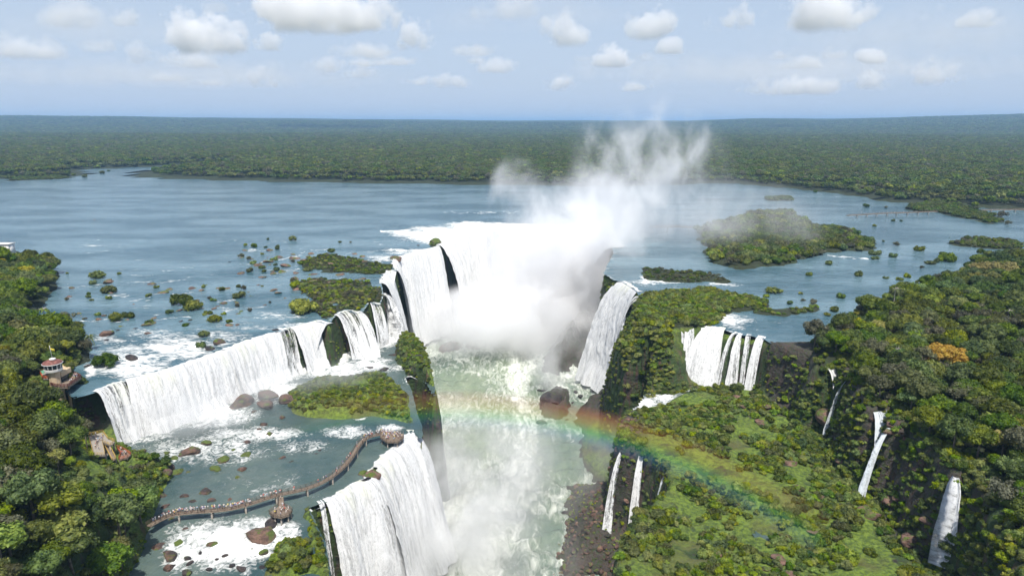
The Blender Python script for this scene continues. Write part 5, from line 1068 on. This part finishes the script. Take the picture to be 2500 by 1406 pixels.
def platform(pl_px, z, label, name='viewing_platform', floor='wood', rail='rail', open_edge=None, depth=.4, posts=True, zb=None):
    pl = [P(x, y, z)[:2] for x, y in pl_px]; cx_, cy_ = np.mean(pl, 0); o = empty(name, (cx_, cy_, z)); tag(o, label, 'platform'); loc = [(x - cx_, y - cy_) for x, y in pl]
    MB().prism(loc, -depth, 0).build('floor', floor, o)
    m_ = MB(); k = len(loc); st = 0 if open_edge is None else (open_edge + 1) % k; seq = [loc[(st + i) % k] for i in range(k + (1 if open_edge is None else 0))]
    railing(m_, seq, 0.0, slats=4); m_.build('railing', rail, o)
    if posts:
        for x, y in loc: g0 = (float(H(x + cx_, y + cy_)[0]) if zb is None else zb) - z - .5; MB().bar((x * .85, y * .85, min(g0, -1)), (x * .85, y * .85, -depth - .02), .4).build('post', 'concrete', o)
    return o
platform([(681,1212),(691,1212),(694,1234),(714,1246),(706,1257),(686,1263),(668,1260),(657,1252),(679,1236)], ZW + .02, 'fan shaped side platform branching off the curved footbridge above the rapids', open_edge=0)
platform([(929,1052),(955,1054),(985,1058),(986,1068),(972,1079),(944,1079),(928,1068)], ZW + .02, 'crowded end platform of the footbridge on the brink', open_edge=6)
platform([(216,1064),(251,1055),(264,1072),(281,1078),(271,1088),(250,1080),(257,1111),(229,1111)], -14.5, 'dark visitor deck with ochre rails at the foot of the left falls', floor='concrete', rail='yrail')
platform([(254,1086),(263,1082),(284,1120),(274,1124)], -16.2, 'narrow ramp with ochre rails between the two lower decks', rail='yrail', name='ramp')
platform([(284,1092),(300,1097),(320,1110),(312,1117),(290,1122),(296,1108)], -18.2, 'small red railed deck beside the rapids at the forest foot', rail='redrail')
o = empty('shed', (*P(247, 1122, -19)[:2], -20)); tag(o, 'teal netted shed under the dark visitor deck at the forest foot', 'shed'); MB().box((0, 0, 1.3), (2.3, 1.4, 1.3)).build('wall', 'teal', o); MB().box((0, 0, 2.72), (2.6, 1.7, .1)).build('roof', 'concrete', o)
for pts, w, lb in (([(2068,526,3.2),(2150,521,3.2),(2210,519,3.2),(2288,516,3.2)], 2.4, 'distant footbridge on tall piers between two islands of the right river'), ([(2392,513,3.2),(2450,512,3.2),(2560,510,3.2)], 2.4, 'distant footbridge leaving the right edge of the view behind the islands'),
                   ([(1585,554,3.2),(1650,553,3.2),(1725,556,3.2)], 2.2, 'faint reddish footbridge seen through the drifting spray')):
    footbridge(pts, w, lb, 13 if w > 2.3 else 14, -2.0, thick=.6)
# observation tower on the left bank
TX, TY, _ = P(128, 888, 11.3); tw = empty('observation_tower', (TX, TY, 0)); tag(tw, 'white banded observation tower with rusty round roof and maroon terraces among the trees', 'tower')
def part(nm, mb, mt, par=None): return mb.build(nm, mt, par or tw)
def loc(px, py, z): a = P(px, py, z); return (a[0] - TX, a[1] - TY)
part('shaft', MB().ring((0, 0, -6), [(1.9, 0), (1.9, 14.2)], 8), 'beige')
part('parapet', MB().ring((0, 0, 8.2), [(2.1, 0), (3.0, .5), (3.1, 1.35), (2.85, 1.35), (2.8, 1.3)], 12), 'white')
wn = part('window_band', MB().ring((0, 0, 9.65), [(2.72, 0), (2.95, 1.75)], 12), 'glass')
m_ = MB(); [m_.bar((2.78 * math.cos(a), 2.78 * math.sin(a), 9.5), (3.0 * math.cos(a), 3.0 * math.sin(a), 11.4), .26) for a in [6.28319 * k / 12 for k in range(12)]]; part('mullion', m_, 'white', wn)
part('eave', MB().ring((0, 0, 11.4), [(3.1, 0), (3.5, .12), (3.5, .32), (3.3, .36)], 20), 'white')
part('roof', MB().ring((0, 0, 11.83), [(3.42, -.03), (3.1, .35), (1.8, .95), (.9, 1.15)], 20), 'roofred')
part('cap', MB().ring((0.3, 0, 13.08), [(1.1, 0), (1.1, .35), (.4, .6)], 10), 'white')
part('mast', MB().bar((.3, 0, 13.7), (.0, 0, 18.6), .14), 'grey_steel')
lo_ = [loc(128, 930, 3.4), loc(124, 940, 3.4), loc(140, 944, 3.4), loc(166, 944, 3.4), loc(199, 921, 3.4), loc(180, 912, 3.4), loc(150, 915, 3.4)]
bl = part('balcony', MB().prism(lo_, 2.7, 3.3), 'wood'); m_ = MB(); railing(m_, lo_[1:6], 3.3, 1.2, 1.2, slats=5, w=.12); part('railing', m_, 'maroon', bl)
part('pavilion', MB().prism([loc(141, 918, 5.6), loc(150, 918, 5.6), loc(174, 905, 5.6), loc(160, 898, 5.6), loc(138, 905, 5.6)], 5.2, 7.0), 'beige')
part('shop_front', MB().prism([loc(143, 932, 3.4), loc(152, 932, 3.4), loc(170, 920, 3.4), loc(160, 914, 3.4), loc(142, 917, 3.4)], 3.32, 5.15), 'glass')
up = [loc(98, 912, 5.2), loc(105, 923, 5.2), loc(138, 924, 5.2), loc(138, 908, 5.2), loc(110, 905, 5.2)]
ub = part('terrace', MB().prism(up, 4.6, 5.0), 'concrete'); m_ = MB(); railing(m_, [up[4], up[0], up[1], up[2]], 5.0, 1.2, 1.0, slats=5, w=.12); part('railing', m_, 'redrail', ub)
part('awning', MB().prism([loc(99, 909, 6.6), loc(104, 914, 6.6), loc(118, 908, 6.6), loc(114, 901, 6.6)], 6.9, 7.1), 'green')
for x, y in ((131, 934), (142, 936), (152, 936), (165, 934), (110, 920)):
    a = loc(x, y, 2.5); part('column', MB().bar((a[0], a[1], -9), (a[0], a[1], 2.68 if x > 115 else 4.58), .7), 'beige')
fl = obj('flag', mesh('flag', [(0, 0, 0), (1.5, .1, -.5), (1.4, .2, -1.6), (0, 0, -1.1), (0, .04, 0), (1.5, .14, -.5), (1.4, .24, -1.6), (0, .04, -1.1)], [(0, 1, 2, 3), (7, 6, 5, 4), (0, 4, 5, 1), (1, 5, 6, 2), (2, 6, 7, 3), (3, 7, 4, 0)], M['yellow']), tw, (.08, 0, 17.6))
# white roofed house at the left edge
hx, hy = PT(6, 606, 9); hs = empty('white_house', (hx, hy, float(H(hx, hy)[0]))); tag(hs, 'small white roofed house just showing over the trees at the left edge', 'house'); MB().box((0, 0, 4.5), (7, 3.5, 4.7)).build('wall', 'white', hs)
MB().prism([(-7.6, -4.1), (7.6, -4.1), (7.6, 4.1), (-7.6, 4.1)], 9.25, 9.6).build('roof', 'white', hs)
# ------------------------------------------------------------------ people
def mat_tint(name, rough=.85):
    t = NT(name); return t.surf(t.pbr(t.n('ObjectInfo').outputs['Color'], rough).outputs[0])
M['cloth'] = mat_tint('clothing'); M['skin'] = mat_tint('skin', .6)
def skinned(name, J, E_, mat, sub=1):
    me_ = bpy.data.meshes.new(name); me_.from_pydata([j[:3] for j in J], E_, []); o = bpy.data.objects.new(name, me_); COL.objects.link(o)
    md = o.modifiers.new('s', 'SKIN'); md.use_smooth_shade = True
    for v, j in zip(me_.skin_vertices[0].data, J): v.radius = (j[3], j[4] if len(j) > 4 else j[3])
    me_.skin_vertices[0].data[0].use_root = True
    if sub: s_ = o.modifiers.new('d', 'SUBSURF'); s_.levels = sub
    dg = bpy.context.evaluated_depsgraph_get(); out = bpy.data.meshes.new_from_object(o.evaluated_get(dg)); bpy.data.objects.remove(o); out.materials.clear(); out.materials.append(M[mat]); out.name = name
    return out
def person_set(arm_l, arm_r, lean=0.0):
    """joints in metres, facing -Y; arms given as (elbow, wrist, fingertips)"""
    l = lean
    J = [(0, 0, .95, .13, .10), (0, -l * .3, 1.15, .12, .09), (0, -l * .7, 1.38, .15, .09), (0, -l, 1.50, .055), (0, -l - .02, 1.60, .075, .085), (0, -l - .02, 1.70, .07, .08),
         (.10, 0, .90, .085), (.11, -.01, .50, .058), (.12, .02, .08, .042), (.13, -.12, .03, .035), (-.10, 0, .90, .085), (-.11, -.01, .50, .058), (-.12, .02, .08, .042), (-.13, -.12, .03, .035),
         (.19, -l * .7, 1.40, .055), (*arm_l[0], .042), (*arm_l[1], .03), (*arm_l[2], .022), (-.19, -l * .7, 1.40, .055), (*arm_r[0], .042), (*arm_r[1], .03), (*arm_r[2], .022)]
    E_ = [(0, 1), (1, 2), (2, 3), (3, 4), (4, 5), (0, 6), (6, 7), (7, 8), (8, 9), (0, 10), (10, 11), (11, 12), (12, 13), (2, 14), (14, 15), (15, 16), (16, 17), (2, 18), (18, 19), (19, 20), (20, 21)]
    body = skinned('body', J, E_, 'skin')
    S = [(0, -l * .1, 1.0, .155, .125), (0, -l * .3, 1.15, .145, .115), (0, -l * .7, 1.38, .17, .115), (.19, -l * .7, 1.41, .075), tuple(Vector(arm_l[0]) * .6 + Vector((.19, -l * .7, 1.40)) * .4) + (.062,), (-.19, -l * .7, 1.41, .075), tuple(Vector(arm_r[0]) * .6 + Vector((-.19, -l * .7, 1.40)) * .4) + (.062,), (0, -l * .9, 1.45, .08)]
    shirt = skinned('shirt', S, [(0, 1), (1, 2), (2, 3), (3, 4), (2, 5), (5, 6), (2, 7)], 'cloth')
    Tn = [(0, 0, 1.02, .145, .115), (0, 0, .93, .15, .12), (.10, 0, .86, .10), (.11, -.01, .50, .075), (-.10, 0, .86, .10), (-.11, -.01, .50, .075)]
    return body, shirt, skinned('shorts', Tn, [(0, 1), (1, 2), (2, 3), (1, 4), (4, 5)], 'cloth'), skinned('hair', [(0, -l + .01, 1.63, .075, .07), (0, -l, 1.73, .085, .085), (0, -l + .03, 1.77, .05)], [(0, 1), (1, 2)], 'cloth')
PS = [person_set(((.26, .02, 1.15), (.25, -.06, .93), (.24, -.10, .82)), ((-.26, .02, 1.15), (-.25, -.06, .93), (-.24, -.10, .82))),
      person_set(((.24, -.22, 1.22), (.20, -.45, 1.16), (.18, -.55, 1.14)), ((-.24, -.22, 1.22), (-.20, -.45, 1.16), (-.18, -.55, 1.14)), .10),
      person_set(((.26, -.14, 1.30), (.12, -.32, 1.52), (.07, -.36, 1.60)), ((-.26, -.14, 1.30), (-.12, -.32, 1.52), (-.07, -.36, 1.60))),
      person_set(((.30, .02, 1.55), (.24, -.04, 1.82), (.22, -.06, 1.92)), ((-.26, .02, 1.15), (-.25, -.06, .93), (-.24, -.10, .82)))]
SHIRTS = [(.80, .80, .78), (.76, .78, .82), (.82, .80, .72), (.62, .10, .08), (.08, .14, .42), (.85, .85, .85), (.05, .05, .06), (.75, .35, .30), (.20, .42, .60), (.82, .70, .15), (.78, .78, .80), (.80, .82, .84)]
NP = 0
def person(x, y, z, rz, label, group, shirt=None):
    global NP; NP += 1
    o = empty('person', (x, y, z), rz, random.uniform(.93, 1.06)); b, s_, p_, h_ = PS[random.choice((0, 0, 1, 1, 2, 3))]; tag(o, label, 'person', group)
    for nm, m_, c in (('body', b, random.choice(((.45, .26, .17), (.30, .16, .10), (.55, .36, .26)))), ('shirt', s_, shirt or random.choice(SHIRTS)), ('shorts', p_, random.choice(((.03, .04, .08), (.05, .05, .05), (.30, .26, .20), (.10, .16, .30), (.6, .6, .6)))), ('hair', h_, random.choice(((.02, .012, .01), (.06, .03, .015), (.7, .7, .68), (.25, .16, .07))))):
        c_ = obj(nm, m_, o); c_.color = (*c, 1)
bpx, bpy_, _ = PX(bq[:, 0], bq[:, 1], bq[:, 2])
def along(pxlo, pxhi, n, lab, grp):
    idx = [i for i in range(len(bq) - 1) if pxlo <= bpx[i] <= pxhi]
    for _ in range(n):
        i = random.choice(idx); f = random.random(); p = bq[i] * (1 - f) + bq[i + 1] * f; sgn = random.choice((-1, 1, 1)); off = random.uniform(.25, .72) * sgn
        nx, ny = bN[i]; face = math.atan2(ny * sgn, nx * sgn) + math.pi / 2 + random.uniform(-.6, .6); person(p[0] + nx * off, p[1] + ny * off, p[2] + .01, face, lab, grp)
along(368, 425, 16, 'visitor on the first stretch of the footbridge, coming out of the left forest', 'visitors on the first stretch of the footbridge')
along(425, 612, 62, 'visitor in the queue on the straight left stretch of the footbridge', 'visitors on the straight left stretch of the footbridge')
along(625, 705, 16, 'visitor on the footbridge near the fan shaped platform', 'visitors near the fan shaped platform')
along(775, 870, 14, 'visitor strolling on the curved middle stretch of the footbridge', 'visitors on the curved middle stretch')
along(872, 932, 18, 'visitor on the last stretch of the footbridge before the end platform', 'visitors on the last stretch of the footbridge')
def on_plat(px_pts, z, n, lab, grp, seed):
    g = random.Random(seed); pl = np.array([P(x, y, z)[:2] for x, y in px_pts]); c = 0
    while c < n:
        x = g.uniform(pl[:, 0].min(), pl[:, 0].max()); y = g.uniform(pl[:, 1].min(), pl[:, 1].max())
        if sdf(pl, np.array([x]), np.array([y]))[0] > .35: person(x, y, z + .01, g.uniform(0, 6.28), lab, grp); c += 1
on_plat([(929,1052),(955,1054),(985,1058),(986,1068),(972,1079),(944,1079),(928,1068)], ZW + .02, 56, 'visitor in the crowd on the end platform of the footbridge', 'crowd on the end platform', 1)
on_plat([(684,1216),(690,1216),(694,1234),(714,1246),(706,1257),(686,1263),(668,1260),(657,1252),(679,1236)], ZW + .02, 15, 'visitor on the fan shaped side platform', 'visitors on the fan shaped platform', 2)
on_plat([(218,1065),(250,1057),(262,1074),(250,1080),(255,1110),(231,1110)], -14.5, 14, 'visitor on the dark deck at the foot of the left falls', 'visitors on the dark deck', 3)
on_plat([(286,1094),(300,1098),(318,1110),(312,1116),(292,1121),(296,1108)], -18.2, 8, 'visitor on the small red railed deck', 'visitors on the red railed deck', 4)
on_plat([(166,942),(196,921),(182,914),(172,925)], 3.3, 16, 'visitor on the maroon balcony of the observation tower', 'visitors on the tower balcony', 5)
for k in range(14):
    x, y, _ = P(2095 + k * 9 + random.uniform(-3, 3), 520.5, 3.2); person(x, y, 3.2, random.uniform(0, 6), 'tiny visitor on the distant footbridge of the right river', 'visitors on the distant footbridge')
print('people', NP)
# ------------------------------------------------------------------ rainbow: its light is painted as colour bands into a thin curved volume
ax = -sdir; u_ = ax.orthogonal().normalized(); w_ = ax.cross(u_); V = []; Fc = []; RB = []
def cone(th, ph): return (ax * math.cos(th) + (u_ * math.cos(ph) + w_ * math.sin(ph)) * math.sin(th)).normalized()
for ph in np.linspace(0, 2 * math.pi, 721):
    d = cone(R(41.4), ph)
    if d.y <= 0: continue
    px, py, _ = PX(d.x * 200, d.y * 200, 100 + d.z * 200)
    if 640 < px < 2010 and py < 1330: RB.append((float(px), ph))
RB.sort()
for px, ph in RB:
    far = np.interp(px, [640, 1000, 1200, 1500, 1700, 2000], [243, 235, 225, 232, 212, 172]); near = far - 16
    for th, ds in ((39.4, near), (43.4, near), (43.4, far), (39.4, far)): V.append(tuple(cone(R(th), ph) * ds + Vector((0, 0, CAMZ))))
for i in range(len(RB) - 1):
    a = 4 * i
    for j in range(4): Fc.append((a + j, a + (j + 1) % 4, a + 4 + (j + 1) % 4, a + 4 + j))
Fc += [(3, 2, 1, 0), tuple(4 * (len(RB) - 1) + j for j in range(4))]
t = NT('rainbow_colours'); p = t.n('TexCoord').outputs['Object']; sb = t.n('VectorMath', {'operation': 'SUBTRACT'}); t.put(sb.inputs[0], p); sb.inputs[1].default_value = (0, 0, CAMZ)
nm_ = t.n('VectorMath', {'operation': 'NORMALIZE'}); t.put(nm_.inputs[0], sb.outputs[0]); dt = t.n('VectorMath', {'operation': 'DOT_PRODUCT'}); t.put(dt.inputs[0], nm_.outputs[0]); dt.inputs[1].default_value = tuple(ax)
an = t.math('ARCCOSINE', dt.outputs['Value']); k_ = t.ramp(an, R(39.5), R(43.3), 0, 1, 'LINEAR'); cr = t.n('ValToRGB'); t.put(cr.inputs[0], k_); el_ = cr.color_ramp.elements
stops = [(0, (.25, .25, 1)), (.25, (.15, .6, 1)), (.42, (.2, 1, .35)), (.60, (1, .85, .15)), (.78, (1, .42, .12)), (1, (1, .18, .18))]
el_[0].position = 0; el_[0].color = (*stops[0][1], 1); el_[1].position = 1; el_[1].color = (*stops[-1][1], 1)
for ps, c in stops[1:-1]: e = el_.new(ps); e.color = (*c, 1)
bell = t.math('MULTIPLY', t.ramp(k_, 0, .42), t.ramp(k_, 1.0, .72)); sx = t.n('SeparateXYZ'); t.put(sx.inputs[0], p)
fade = t.math('MULTIPLY', t.ramp(sx.outputs[0], -88, -70), t.ramp(sx.outputs[0], 95, 60))
fade = t.math('MULTIPLY', fade, t.ramp(sx.outputs[0], 15, 50, .55, 1.35))
v = t.n('VolumePrincipled'); t.put(v.inputs['Color'], cr.outputs[0]); t.put(v.inputs['Density'], t.math('MULTIPLY', t.math('MULTIPLY', bell, fade), .0019)); t.t.links.new(v.outputs[0], t.out.inputs['Volume'])
tag(obj('rainbow', mesh('rainbow', V, Fc, t.m)), 'faint rainbow arching through the spray across the gorge and the right terrace', 'rainbow', None, 'stuff')
